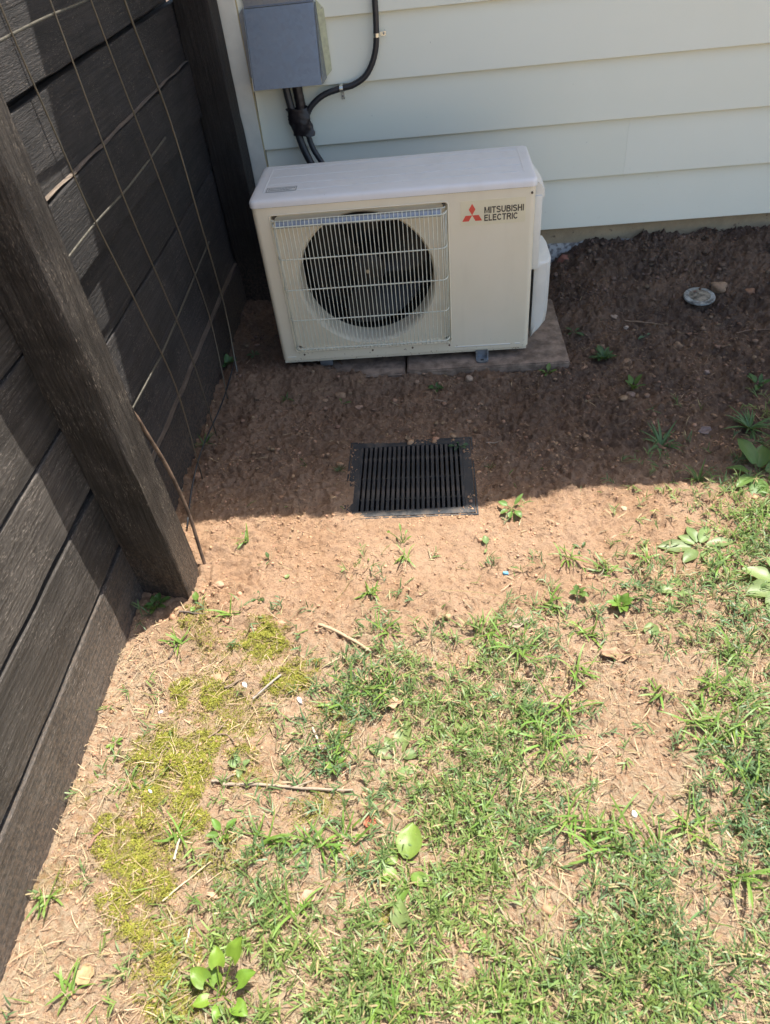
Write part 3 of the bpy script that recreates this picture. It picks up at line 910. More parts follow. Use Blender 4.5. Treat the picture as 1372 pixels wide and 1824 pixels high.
# lower box with rounded front and an angled foot
mb = MB(); P = []
zz = [(0.040, 0.0), (0.052, 0.018), (0.066, 0.036), (0.085, 0.0505), (0.12, 0.0545), (0.20, 0.0550), (0.270, 0.0550), (0.284, 0.0545), (0.2885, 0.0515), (0.2895, 0.046)]
nsec = 0
for z, w in zz:
    ins = 0.0 if z < 0.285 else 0.004
    sec = [(0.8125, 0.075 + ins), (0.8125, 0.050 + ins), (0.812 + 0.25 * w, 0.0445 + ins), (0.812 + 0.70 * w, 0.050 + ins), (0.812 + 0.92 * w, 0.066 + ins), (0.812 + w, 0.09), (0.812 + w, 0.20), (0.812 + 0.9 * w, 0.238), (0.8125, 0.250)]
    nsec = len(sec)
    P += [(x, y, z) for x, y in sec]
mb.grid(P, nsec, len(zz), True)
mb.f += [tuple(range(nsec - 1, -1, -1)), tuple((len(zz) - 1) * nsec + k for k in range(nsec))]
sub('valve_cover', mb.mesh('valve_cover', True, 40), M['plastic'], neck)
# hood over the grip
mb = MB(); P = []
hood = [(0.0, 0.5275), (0.012, 0.5225), (0.022, 0.5140), (0.029, 0.5040), (0.0325, 0.4930), (0.0330, 0.4800)]
ny_ = 9
for dx, z in hood:
    for j in range(ny_):
        t = j / (ny_ - 1)
        k = 1.0 if t < 0.45 else math.cos((t - 0.45) / 0.55 * 1.35)
        P.append((0.801 + dx * (0.25 + 0.75 * k) * (0.86 + 0.14 * ss(0, 0.15, t)), 0.046 + 0.20 * t, z if True else z))
mb.grid(P, ny_, len(hood))
m0 = len(mb.v)
mb.add([(0.801, 0.046, 0.4800), (0.801, 0.246, 0.4800)], [])
fr = [i * ny_ for i in range(len(hood))]
mb.f.append(tuple(fr + [m0]))
mb.f.append(tuple([(len(hood) - 1) * ny_ + j for j in range(ny_ - 1, -1, -1)] + [m0, m0 + 1]))
sub('grip_hood', mb.mesh('grip_hood', True, 45), M['plastic'], neck)
sub('grip_hole', MB().rbox(0.8205, 0.8242, 0.058, 0.082, 0.452, 0.475, 0.002).mesh('grip_hole'), M['galv'], neck)
# embossed lines low on the front
for xa, xb in ((0.566, 0.742), (0.757, 0.774), (0.018, 0.046)):
    MB().rbox(xa, xb, -0.0016, 0.002, 0.0445, 0.0475, 0.0008).build('embossed_line', M['plastic'], ac)
for xs_, zs_ in ((0.549, 0.0545), (0.075, 0.0525), (0.788, 0.512), (0.30, 0.0535), (0.43, 0.0535)):
    MB().lathe_y(xs_, zs_, [(0.0003, -0.0028), (0.0028, -0.0024), (0.0034, 0.001)], 12).build('screw', M['rwire'] if zs_ < 0.1 else M['ink'], ac, True, 40)
# clip of the grille at the top corners
for xx in (0.060, 0.5455):
    MB().rbox(xx - 0.003, xx + 0.003, -0.002, 0.012, 0.494, 0.502, 0.001).build('grille_clip', M['ink'], ac)
# foot
mb = MB()
foot = [(0.633, 0.02), (0.633, -0.022), (0.637, -0.029), (0.645, -0.032), (0.661, -0.032), (0.669, -0.029), (0.673, -0.022), (0.673, 0.02)]
hole = [(0.648, -0.016), (0.648, -0.023), (0.658, -0.023), (0.658, -0.016)]
mb.add([(x, y, 0.0045) for x, y in foot] + [(x, y, 0.001) for x, y in foot], [tuple(range(8))[::-1]] + [(k, (k + 1) % 8, 8 + (k + 1) % 8, 8 + k) for k in range(8)])
mb.box(0.633, 0.638, -0.012, 0.02, 0.0045, 0.026); mb.box(0.668, 0.673, -0.012, 0.02, 0.0045, 0.026)
mb.box(0.638, 0.668, 0.004, 0.02, 0.0045, 0.026)
ft = mb.build('mounting_foot', M['galv'], ac)
sub('bolt_hole', MB().box(0.648, 0.658, -0.024, -0.015, 0.0046, 0.0049).mesh('bolt_hole'), M['dark'], ft)
MB().box(0.12, 0.16, 0.01, 0.25, 0.0, 0.022).build('rear_foot', M['galv'], ac)
MB().box(0.634, 0.672, 0.02, 0.25, 0.001, 0.022).build('rear_foot', M['galv'], ac)
# sticker with emblem and lettering
SX0, SX1, SZ0, SZ1 = 0.5915, 0.772, 0.4345, 0.503
st = MB().box(SX0, SX1, -0.0006, 0.0005, SZ0, SZ1).build('brand_sticker', M['sticker'], ac)
ex, ez, e = 0.6235, 0.4630, 0.0186
mb = MB()
for k in range(3):
    a0 = math.radians(90 + 120 * k)
    q = [(ex, ez)]
    for da, l in ((-30, e), (0, 2 * e * math.cos(math.radians(30))), (30, e)):
        a = a0 + math.radians(da); q.append((ex + l * math.cos(a), ez + l * math.sin(a)))
    mb.add([(x, -0.0009, z) for x, z in q] + [(x, -0.0004, z) for x, z in q], [(0, 1, 2, 3), (7, 6, 5, 4), (0, 4, 5, 1), (1, 5, 6, 2), (2, 6, 7, 3), (3, 7, 4, 0)])
sub('emblem', mb.mesh('emblem'), M['red'], st)
def arc(cx, cy, rx, ry, a0, a1, n=9):
    return [(cx + rx * math.cos(math.radians(a0 + (a1 - a0) * k / (n - 1))), cy + ry * math.sin(math.radians(a0 + (a1 - a0) * k / (n - 1)))) for k in range(n)]
h_ = 0.098   # half a stroke, in cap heights
GLYPH = {   # strokes as centre lines, advance width
    'M': ([[(h_, 0), (h_, 1)], [(h_ + .03, 1 - h_ * .3), (.46, h_ * .6), (.89 - h_ - .03 + .03, 1 - h_ * .3)], [(.92 - h_, 1), (.92 - h_, 0)]], .92),
    'I': ([[(h_, 0), (h_, 1)]], .17),
    'T': ([[(0, 1 - h_), (.70, 1 - h_)], [(.35, 1 - 2 * h_), (.35, 0)]], .70),
    'S': ([arc(.36, .735, .275, .18, 20, 180, 8) + arc(.36, .735, .275, .20, 200, 255, 4) + arc(.37, .285, .285, .22, 75, -20, 6) + arc(.37, .27, .285, .185, -40, -160, 8)], .74),
    'U': ([[(h_, 1)] + arc(.38, .36, .38 - h_, .36 - h_, 180, 360, 11) + [(.76 - h_, 1)]], .76),
    'B': ([[(h_, 0), (h_, 1)], [(2 * h_, 1 - h_)] + arc(.42, .76, .19, .155, 90, -90, 8) + [(2 * h_, .605)], [(.44, .53)] + arc(.44, .305, .22, .22, 90, -90, 8) + [(2 * h_, h_)]], .74),
    'H': ([[(h_, 0), (h_, 1)], [(.74 - h_, 0), (.74 - h_, 1)], [(2 * h_, .53), (.74 - 2 * h_, .53)]], .74),
    'E': ([[(h_, 0), (h_, 1)], [(2 * h_, 1 - h_), (.64, 1 - h_)], [(2 * h_, .53), (.60, .53)], [(2 * h_, h_), (.66, h_)]], .66),
    'L': ([[(h_, 0), (h_, 1)], [(2 * h_, h_), (.60, h_)]], .60),
    'C': ([arc(.41, .5, .41 - h_, .5 - h_, 38, 322, 20)], .78),
    'R': ([[(h_, 0), (h_, 1)], [(2 * h_, 1 - h_)] + arc(.46, .74, .20, .175, 90, -90, 8) + [(2 * h_, .48)], [(.46, .48), (.60, .30), (.66, 0)]], .76)}
def lettering(txt, xa, xb, zb, cap, parent, mat):
    total = sum(GLYPH[c][1] for c in txt) + 0.10 * (len(txt) - 1)
    k = (xb - xa) / total; x = xa; mb = MB(); lay = 0
    for ch in txt:
        strokes, adv = GLYPH[ch]
        for pts in strokes:
            P = []; n = len(pts); lay += 1
            for i in range(n):
                a = pts[max(i - 1, 0)]; b = pts[min(i + 1, n - 1)]
                d = Vector((b[0] - a[0], b[1] - a[1])).normalized()
                for sgn in (-1, 1):
                    P.append((x + (pts[i][0] - d.y * sgn * h_) * k, -0.0009 - 0.00002 * (lay % 4), zb + (pts[i][1] + d.x * sgn * h_) * cap))
            mb.grid(P, 2, n)
        x += (adv + 0.10) * k
    return sub('lettering', mb.mesh('lettering'), mat, parent)
lettering('MITSUBISHI', 0.6575, 0.7665, 0.4660, 0.0178, st, M['ink'])
lettering('ELECTRIC', 0.6575, 0.7510, 0.4445, 0.0178, st, M['ink'])

# ------------------------------------------------------------------ drain grate
gr = thing('drain_grate', 'square black plastic slotted drain grate set in the soil', 'drain grate', (0.42, -0.54, -0.03))
zt = -0.0235
mb = MB()
for q in ((GX0, GX1, GY0, GY0 + 0.022), (GX0, GX1, GY1 - 0.022, GY1), (GX0, GX0 + 0.024, GY0 + 0.022, GY1 - 0.022), (GX1 - 0.024, GX1, GY0 + 0.022, GY1 - 0.022)):
    mb.box(q[0], q[1], q[2], q[3], zt - 0.03, zt)
mb.build('grate_plate_edge', M['grate'], gr)
mb = MB()
f = 0.005
for q in ((GX0 - f - 0.002, GX1 + f + 0.002, GY0 - f - 0.002, GY0 - 0.0025), (GX0 - f - 0.002, GX1 + f + 0.002, GY1 + 0.0025, GY1 + f + 0.002), (GX0 - f - 0.002, GX0 - 0.0025, GY0 - 0.0025, GY1 + 0.0025), (GX1 + 0.0025, GX1 + f + 0.002, GY0 - 0.0025, GY1 + 0.0025)):
    mb.box(q[0], q[1], q[2], q[3], zt - 0.07, zt - 0.001)
mb.build('outer_frame', M['grate'], gr)
NB = 22
x_in0, x_in1 = GX0 + 0.024, GX1 - 0.024
pitch = (x_in1 - x_in0 + 0.0052) / NB
bar = MB().rbox(0, pitch - 0.0054, GY0 + 0.022, GY1 - 0.022, zt - 0.028, zt - 0.0006, 0.0009).mesh('bar')
for k in range(NB):
    o = link('bar', bar, M['grate'], gr); o.location = (x_in0 + k * pitch, 0, 0)
for yy in (-0.625, -0.54, -0.455):
    MB().box(x_in0, x_in1, yy, yy + 0.006, zt - 0.028, zt - 0.012).build('cross_rib', M['grate'], gr)
basin = MB()
basin.box(GX0 + 0.004, GX0 + 0.012, GY0 + 0.004, GY1 - 0.004, -0.22, zt - 0.031); basin.box(GX1 - 0.012, GX1 - 0.004, GY0 + 0.004, GY1 - 0.004, -0.22, zt - 0.031)
basin.box(GX0 + 0.012, GX1 - 0.012, GY0 + 0.004, GY0 + 0.012, -0.22, zt - 0.031); basin.box(GX0 + 0.012, GX1 - 0.012, GY1 - 0.012, GY1 - 0.004, -0.22, zt - 0.031)
basin.box(GX0 + 0.012, GX1 - 0.012, GY0 + 0.012, GY1 - 0.012, -0.215, -0.21)
basin.build('catch_basin', M['dark'], gr)

# ------------------------------------------------------------------ things on the wall
hood = thing('metal_line_hood', 'grey galvanised sheet metal rain hood on the siding above the unit', 'metal hood', (0.07, 0.635, 0.70))
xl, xr, zb_, zt_ = -0.043, 0.176, 0.697, 0.906
yb_, yt_ = 0.560, 0.622
def sheet(pts, th=0.0014):
    """thin sheet from a planar outline"""
    p = [Vector(q) for q in pts]
    nrm = (p[1] - p[0]).cross(p[2] - p[0]).normalized() * th
    n = len(p)
    return MB().add(p + [q + nrm for q in p], [tuple(range(n))[::-1], tuple(range(n, 2 * n))] + [(k, (k + 1) % n, n + (k + 1) % n, n + k) for k in range(n)])
sheet([(xl, yb_, zb_), (xr, yb_, zb_), (xr, yt_, zt_), (xl, yt_, zt_)]).build('front_sheet', M['galv'], hood)
sheet([(xr + 0.002, yb_, zb_), (xr + 0.010, 0.628, zb_ + 0.004), (xr + 0.004, 0.628, zt_), (xr + 0.002, yt_, zt_)]).build('side_sheet', M['galv'], hood)
sheet([(xl - 0.002, yb_, zb_), (xl - 0.002, yt_, zt_), (xl - 0.004, 0.628, zt_), (xl - 0.006, 0.628, zb_ + 0.004)]).build('side_sheet', M['galv'], hood)
o = sheet([(xr + 0.010, 0.6285, zb_ + 0.006), (xr + 0.030, 0.6285, zb_ + 0.024), (xr + 0.028, 0.6285, zt_ - 0.018), (xr + 0.006, 0.6285, zt_ + 0.006)]).build('flange', M['flange'], hood)
sheet([(xl - 0.022, 0.628, zb_ + 0.03), (xl - 0.006, 0.628, zb_ + 0.006), (xl - 0.004, 0.628, zt_ + 0.004), (xl - 0.020, 0.628, zt_ - 0.012)]).build('flange', M['galv'], hood)
sheet([(xl, yt_ + 0.0015, zt_ + 0.001), (xr, yt_ + 0.0015, zt_ + 0.001), (xr, 0.6285, zt_ + 0.006), (xl, 0.6285, zt_ + 0.006)]).build('top_fold', M['galv'], hood)
sheet([(xl, 0.6285, zt_ + 0.006), (xr, 0.6285, zt_ + 0.006), (xr, 0.6285, zt_ + 0.05), (xl, 0.6285, zt_ + 0.05)]).build('top_flange', M['galv'], hood)
for sx_, sz_ in ((xr + 0.020, zt_ - 0.016), (xl - 0.012, zt_ - 0.024)):
    MB().lathe_y(sx_, sz_, [(0.0003, 0.6265), (0.003, 0.627), (0.0036, 0.633)], 10).build('screw', M['zinc'], hood, True, 40)

cond = thing('conduit', 'black flexible conduit bending down the siding to the unit', 'conduit', (0.36, 0.62, 0.9))
cpts = smooth_path([(0.367, 0.618, 1.30), (0.366, 0.618, 1.00), (0.362, 0.618, 0.83), (0.350, 0.617, 0.755), (0.318, 0.614, 0.702), (0.272, 0.611, 0.677), (0.222, 0.610, 0.669), (0.170, 0.608, 0.656), (0.128, 0.604, 0.630), (0.106, 0.602, 0.598), (0.100, 0.600, 0.560), (0.110, 0.596, 0.505), (0.136, 0.588, 0.455), (0.165, 0.57, 0.40), (0.19, 0.52, 0.33)], 120)
# corrugated jacket
rad = [0.0092 + 0.0004 * (i % 2) for i in range(len(cpts))]
MB().tube(cpts, rad, 14).build('conduit_jacket', M['conduit'], cond, True)
ls = thing('line_set', 'black insulated pipe pair dropping from the metal hood behind the unit', 'pipe', (0.07, 0.60, 0.6))
MB().tube(smooth_path([(0.050, 0.604, 0.76), (0.052, 0.602, 0.68), (0.058, 0.600, 0.63), (0.066, 0.597, 0.57), (0.078, 0.592, 0.51), (0.102, 0.582, 0.45), (0.13, 0.56, 0.40), (0.16, 0.50, 0.33)], 50), 0.0125, 14).build('insulated_pipe', M['conduit'], ls, True)
MB().tube(smooth_path([(0.088, 0.610, 0.76), (0.087, 0.608, 0.69), (0.090, 0.606, 0.63), (0.088, 0.604, 0.59)], 24), [0.017 - 0.0006 * (i % 3) for i in range(len(smooth_path([(0, 0, 0), (0, 0, 1), (0, 0, 2), (0, 0, 3)], 24)))], 12).build('wrapped_pipe', M['tape'], ls, True)
mb = MB()
rr = random.Random(5)
tp = smooth_path([(0.075, 0.598, 0.628), (0.080, 0.597, 0.60), (0.084, 0.596, 0.572), (0.088, 0.595, 0.545)], 18)
P = []
for i, p in enumerate(tp):
    for k in range(18):
        a = 2 * math.pi * k / 18
        w = 1 + 0.10 * math.sin(3 * a + i * 0.5) + rr.uniform(-0.04, 0.04)
        P.append((p[0] + 0.036 * math.cos(a) * w, p[1] + 0.0155 * math.sin(a) * w, p[2] + 0.004 * math.sin(2 * a)))
mb.grid(P, 18, len(tp), True)
mb.build('tape_wrap', M['tape'], ls, True, 50)

def strap(name_label, cx, cz, horiz):
    t = thing('pipe_strap', name_label, 'strap', (cx, 0.63, cz), 'straps holding the conduit')
    mb = MB(); P = []
    w = 0.0055
    if horiz:   # runs across a vertical pipe, tab to the right
        prof = [(-0.0115, 0.629)] + [(0.0112 * math.cos(a), 0.618 - 0.0112 * math.sin(a)) for a in np.linspace(math.pi, 0, 12)] + [(0.0120, 0.629), (0.030, 0.630)]
        for x, y in prof: P += [(cx + x, y, cz - w), (cx + x, y, cz + w)]
    else:       # runs down across a level pipe, tab below
        prof = [(0.0115, 0.622)] + [(0.0112 * math.cos(a), 0.610 - 0.0112 * math.sin(a)) for a in np.linspace(0, math.pi, 12)] + [(-0.0120, 0.628), (-0.036, 0.629)]
        for z, y in prof: P += [(cx - w, y, cz + z), (cx + w, y, cz + z)]
    mb.grid(P, 2, len(prof))
    o = mb.build('strap_band', M['zinc'], t, True, 40)
    sx_, sz_ = (cx + 0.023, cz) if horiz else (cx, cz - 0.026)
    MB().lathe_y(sx_, sz_, [(0.0003, 0.6235), (0.0025, 0.6240), (0.003, 0.6285)], 10).build('screw', M['galv'], t, True, 40)
strap('shiny metal strap on the upright run of black conduit', 0.3605, 0.806, True)
strap('clear metal strap with hanging tab where the conduit runs level', 0.232, 0.670, False)

# ------------------------------------------------------------------ leaf and plant builders
def leaf_part(parent, base, az, L, W, e0, bend, col, petiole=0.0, ribs=3, shape='oval', roll=0.0, fold=0.25, name='leaf', seed=0):
    """one leaf: a ribbed blade on a thin petiole, real curvature"""
    r = random.Random(seed)
    nu, nv = 9, 7
    dirh = Vector((math.cos(az), math.sin(az), 0)); side = Vector((-math.sin(az), math.cos(az), 0))
    pos = Vector(base); el = e0
    pts = []
    total = petiole + L
    steps = 14
    for i in range(steps + 1):
        pts.append((i / steps * total, pos.copy(), el))
        pos = pos + (dirh * math.cos(el) + Vector((0, 0, 1)) * math.sin(el)) * (total / steps)
        el -= bend / steps
    def at(s):
        k = min(int(s / total * steps), steps - 1); t = s / total * steps - k
        return pts[k][1].lerp(pts[k + 1][1], t), pts[k][2]
    P = []; tint = []
    for i in range(nu):
        t = i / (nu - 1)
        if shape == 'oval': w = math.sin(math.pi * min(1, t * 0.96 + 0.04) ** 0.85) ** 0.8
        elif shape == 'heart': w = (math.sin(math.pi * (t * 0.92 + 0.08) ** 0.62)) ** 0.75
        else: w = (1 - t) ** 0.7 * (0.5 + 0.5 * min(1, t * 4))
        w = max(w, 0.02) * W / 2
        p, el_ = at(petiole + t * L)
        nrm = dirh * -math.sin(el_) + Vector((0, 0, 1)) * math.cos(el_)
        s2 = (side * math.cos(roll) + nrm * math.sin(roll)); n2 = (nrm * math.cos(roll) - side * math.sin(roll))
        for j in range(nv):
            v = -1 + 2 * j / (nv - 1)
            wav = 0.05 * W * math.sin(t * 9 + v * 2 + seed) * abs(v)
            rib = -0.02 * W * math.cos(v * math.pi * ribs)
            back = (0.16 * L * (abs(v) ** 2) * (1 - t) ** 3 if shape == 'heart' else 0)
            q = p + s2 * (w * v) + n2 * (fold * w * abs(v) + wav + rib) - (dirh * math.cos(el_) + Vector((0, 0, 1)) * math.sin(el_)) * back
            P.append(q)
            k = 1.12 if abs(v) < 0.1 else 1.0
            k *= 1 - 0.12 * (j % 2) + r.uniform(-0.05, 0.05)
            tint.append((col[0] * k, col[1] * k, col[2] * k))
    mb = MB().grid(P, nv, nu)
    if petiole > 0.002:
        n0 = len(mb.v)
        mb.tube([at(petiole * k / 4)[0] for k in range(5)], [0.0013, 0.0012, 0.0011, 0.001, 0.0009], 5, False)
        tint += [(col[0] * 1.05, col[1] * 0.95, col[2])] * (len(mb.v) - n0)
    me = mb.mesh(name, True)
    a = me.attributes.new('tint', 'FLOAT_COLOR', 'POINT')
    a.data.foreach_set('color', np.array([(*c, 1.0) for c in tint], dtype=np.float32).ravel())
    return link(name, me, M['leaf'], parent)

GREEN = (0.115, 0.205, 0.050); LIGHT = (0.175, 0.285, 0.055); DARK = (0.060, 0.120, 0.035); PALE = (0.20, 0.28, 0.10)
def vary(c, r, a=0.15):
    k = 1 + r.uniform(-a, a); return (c[0] * k * (1 + r.uniform(-0.1, 0.1)), c[1] * k, c[2] * k)
def rosette(name, label, x, y, leaves, col, shape='oval', group=None, cat='weed'):
    """leaves: list of (azimuth deg, length, width, elevation deg, bend deg, petiole)"""
    z = gz(x, y)
    t = thing(name, label, cat, (x, y, z), group)
    r = random.Random(int(x * 1000) * 31 + int(y * 1000))
    for k, (az, L, W, e0, bd, pe) in enumerate(leaves):
        leaf_part(t, (x + 0.003 * math.cos(math.radians(az)), y + 0.003 * math.sin(math.radians(az)), z + 0.002), math.radians(az), L, W,
                  math.radians(e0), math.radians(bd), vary(col, r), pe, shape=shape, roll=r.uniform(-0.25, 0.25), seed=k + int(abs(x) * 100))
    return t
def random_weed(name, label, x, y, n, L, col, shape='oval', seed=0, up=35, cat='weed', group=None, ratio=0.5, pet=0.3):
    r = random.Random(seed + int(abs(x) * 977) + int(abs(y) * 613))
    lv = []
    a0 = r.uniform(0, 360)
    for k in range(n):
        l = L * r.uniform(0.65, 1.1)
        lv.append((a0 + 360 * k / n + r.uniform(-25, 25), l, l * ratio * r.uniform(0.8, 1.15), up + r.uniform(-18, 18), r.uniform(20, 55), l * pet * r.uniform(0.6, 1.3)))
    return rosette(name, label, x, y, lv, col, shape, group, cat)

# broad plantains
rosette('plantain', 'largest sunlit broadleaf weed with spread pale leaves near the shadow edge', 1.110, -0.844,
        [(178, 0.080, 0.036, 6, 10, 0.015), (225, 0.055, 0.030, 10, 20, 0.012), (285, 0.072, 0.034, 6, 16, 0.012), (330, 0.045, 0.026, 12, 22, 0.01), (10, 0.075, 0.030, 6, 12, 0.015), (60, 0.060, 0.028, 14, 24, 0.012), (100, 0.052, 0.028, 16, 24, 0.012), (140, 0.042, 0.024, 20, 30, 0.01)], PALE, cat='plantain weed')
rosette('plantain', 'broadleaf weed straddling the shadow edge at the right side', 1.330, -0.595,
        [(250, 0.090, 0.045, 18, 45, 0.02), (215, 0.07, 0.035, 25, 40, 0.02), (110, 0.085, 0.042, 50, 50, 0.03), (70, 0.07, 0.04, 45, 45, 0.02), (20, 0.08, 0.04, 20, 30, 0.02), (165, 0.06, 0.03, 25, 35, 0.02), (320, 0.08, 0.04, 15, 30, 0.02)], GREEN, cat='plantain weed')
rosette('plantain', 'big ribbed leaf weed cut by the right edge among lawn grass', 1.256, -0.972,
        [(195, 0.070, 0.046, 10, 16, 0.02), (150, 0.070, 0.042, 16, 24, 0.02), (235, 0.080, 0.044, 8, 14, 0.02), (100, 0.055, 0.036, 26, 34, 0.02), (20, 0.06, 0.036, 20, 26, 0.02), (270, 0.055, 0.034, 12, 20, 0.02)], PALE, cat='plantain weed')
rosette('plantain', 'broadleaf weed with two big leaves below the bare curved twig', 0.401, -1.365,
        [(75, 0.070, 0.036, 20, 30, 0.012), (300, 0.048, 0.038, 10, 25, 0.014), (222, 0.030, 0.026, 10, 20, 0.018), (160, 0.05, 0.024, 25, 30, 0.01), (20, 0.05, 0.024, 20, 40, 0.01), (120, 0.04, 0.02, 30, 30, 0.01)], PALE, cat='plantain weed')
rosette('plantain', 'broadleaf weed with cupped leaves in the middle of the lawn', 0.419, -1.572,
        [(80, 0.062, 0.046, 25, 40, 0.018), (140, 0.034, 0.026, 20, 30, 0.018), (190, 0.04, 0.03, 15, 25, 0.012), (260, 0.04, 0.028, 15, 25, 0.01), (330, 0.035, 0.025, 20, 30, 0.01)], LIGHT, cat='plantain weed')
rosette('plantain', 'lone upright oval leaf low in the lawn', 0.411, -1.675,
        [(88, 0.042, 0.032, 35, 30, 0.014), (230, 0.022, 0.014, 20, 20, 0.006)], PALE, cat='plantain weed')
# wild violet, bottom left
rosette('wild_violet', 'bright green heart-leaved plant at the bottom of the lawn', 0.136, -1.757,
        [(150, 0.030, 0.028, 62, 60, 0.038), (100, 0.028, 0.026, 70, 60, 0.050), (60, 0.034, 0.030, 68, 45, 0.072), (25, 0.030, 0.027, 58, 60, 0.040), (330, 0.026, 0.024, 50, 60, 0.035), (200, 0.024, 0.020, 45, 60, 0.022), (265, 0.022, 0.018, 40, 50, 0.014), (120, 0.022, 0.020, 60, 60, 0.022)], (0.165, 0.29, 0.035), 'heart', cat='violet')
# seedlings on the bare soil
rosette('seedling', 'slim upright seedling on bare soil below the drain grate', 0.404, -0.802, [(100, 0.022, 0.006, 75, 60, 0.030), (70, 0.014, 0.005, 40, 30, 0.022), (140, 0.010, 0.008, 40, 60, 0.042), (20, 0.016, 0.005, 50, 30, 0.012)], LIGHT, cat='seedling')
rosette('seedling', 'leafy seedling at the right corner of the drain grate by the shadow edge', 0.684, -0.699, [(45, 0.036, 0.012, 40, 20, 0.010), (150, 0.026, 0.016, 30, 40, 0.012), (210, 0.022, 0.015, 15, 30, 0.012), (300, 0.026, 0.018, 25, 60, 0.012), (255, 0.02, 0.014, 20, 60, 0.012)], (0.15, 0.26, 0.06), cat='seedling')
rosette('seedling', 'single cupped leaf seedling right of the slim seedling', 0.612, -0.820, [(100, 0.022, 0.018, 40, 20, 0.008), (250, 0.014, 0.006, 15, 20, 0.004)], PALE, cat='seedling')
rosette('seedling', 'dark drooping seedling above the blue chip on bare soil', 0.840, -0.830, [(150, 0.018, 0.008, 30, 50, 0.006), (320, 0.022, 0.010, 20, 60, 0.006), (60, 0.014, 0.008, 40, 40, 0.005), (240, 0.014, 0.007, 30, 60, 0.005)], DARK, cat='seedling')
rosette('seedling', 'tiny upright leaf near the rusted wire end', 0.072, -0.844, [(120, 0.016, 0.010, 60, 40, 0.006), (250, 0.012, 0.004, 20, 20, 0.004)], DARK, cat='seedling')
rosette('seedling', 'flat round green leaf lying alone on bare soil', 0.113, -0.900, [(40, 0.014, 0.011, 10, 10, 0.002), (220, 0.008, 0.006, 10, 10, 0.002)], PALE, cat='seedling')
rosette('seedling', 'bright cupped leaf beside the foot of the near post', -0.085, -0.979, [(95, 0.022, 0.016, 55, 30, 0.010), (250, 0.014, 0.012, 30, 40, 0.006)], LIGHT, cat='seedling')
random_weed('small_weed', 'low dark weed left of the single leaf on bare soil', 0.064, -0.961, 6, 0.016, DARK, seed=2)
rosette('round_leaf_weed', 'flat heart-shaped leaf lying on soil at the lawn top', 0.938, -1.106, [(80, 0.030, 0.032, 8, 10, 0.006), (240, 0.012, 0.010, 10, 10, 0.004)], PALE, 'heart', cat='weed')
random_weed('leafy_weed', 'clump of bright round leaves at the lawn top beside a brown twig', 0.895, -1.014, 9, 0.030, (0.15, 0.27, 0.045), 'heart', seed=4, up=45, ratio=0.75)
random_weed('leafy_weed', 'pair of pale round leaves right of the bright leaf clump', 1.022, -0.983, 4, 0.030, PALE, 'heart', seed=9, up=25, ratio=0.9)
random_weed('leafy_weed', 'small round-leaved weed left of the bright leaf clump', 0.807, -0.974, 6, 0.020, GREEN, 'heart', seed=12, up=40, ratio=0.8)
# weeds in the shade
random_weed('shade_weed', 'dense dark green weed clump right of the concrete paver', 1.043, -0.012, 26, 0.034, (0.055, 0.125, 0.045), seed=21, up=48, ratio=0.45)
random_weed('shade_weed', 'upright leafy shoot right of the dense dark clump', 1.102, -0.172, 7, 0.034, (0.10, 0.20, 0.05), seed=22, up=60, ratio=0.5)
random_weed('shade_weed', 'small leafy weed at the front corner of the concrete paver', 0.855, -0.077, 7, 0.024, GREEN, seed=23, up=40)
random_weed('shade_weed', 'green round-leaved weed at the foot of the far fence boards', -0.218, 0.092, 9, 0.030, (0.07, 0.17, 0.06), 'heart', seed=24, up=50, ratio=0.8)
random_weed('shade_weed', 'grassy weed at the fence foot under the trellis middle', -0.204, -0.356, 12, 0.050, (0.07, 0.15, 0.05), 'blade', seed=25, up=40, ratio=0.14, pet=0.0)
random_weed('shade_weed', 'small weed cluster in the shade of the near post foot', -0.186, -0.971, 12, 0.020, (0.10, 0.20, 0.05), 'heart', seed=26, up=45, ratio=0.8, pet=0.7)
random_weed('shade_weed', 'mossy dark tuft at the left edge of the drain grate', 0.222, -0.516, 22, 0.024, (0.055, 0.085, 0.035), 'blade', seed=27, up=40, ratio=0.16, pet=0.0)
random_weed('shade_weed', 'dark weed just in front of the left paver', 0.021, -0.146, 9, 0.026, DARK, 'blade', seed=28, up=25, ratio=0.25, pet=0.1)
random_weed('shade_weed', 'sprig of small leaves in front of the paver joint', 0.502, -0.118, 7, 0.024, (0.07, 0.16, 0.05), seed=29, up=45)
random_weed('shade_weed', 'two-leaved sprout between the grate and the left paver', 0.202, -0.175, 3, 0.026, (0.08, 0.18, 0.05), seed=30, up=35, ratio=0.3)
random_weed('shade_weed', 'thin weed right of the drain grate in the shade', 0.642, -0.515, 6, 0.022, DARK, 'blade', seed=31, up=45, ratio=0.2)
random_weed('shade_weed', 'trailing three-leaf sprig lying over the grate top corner', 0.560, -0.430, 5, 0.016, (0.06, 0.14, 0.07), seed=32, up=20, ratio=0.6, pet=0.8)
random_weed('shade_grass_tuft', 'long-bladed grass tuft in the shade left of the right edge', 1.124, -0.437, 20, 0.080, (0.10, 0.20, 0.075), 'blade', seed=33, up=38, ratio=0.13, pet=0.0, cat='grass tuft')
random_weed('shade_grass_tuft', 'long-bladed grass tuft in the shade touching the right edge', 1.368, -0.407, 26, 0.085, (0.10, 0.20, 0.075), 'blade', seed=34, up=38, ratio=0.13, pet=0.0, cat='grass tuft')
random_weed('shade_grass_tuft', 'yellow-green grass tuft right on the shadow edge', 1.178, -0.600, 18, 0.060, (0.15, 0.24, 0.06), 'blade', seed=35, up=45, ratio=0.11, pet=0.0, cat='grass tuft')
random_weed('shade_weed', 'leafy sprig at the right edge above the shaded grass tuft', 1.465, -0.194, 7, 0.034, (0.07, 0.17, 0.05), seed=36, up=45)
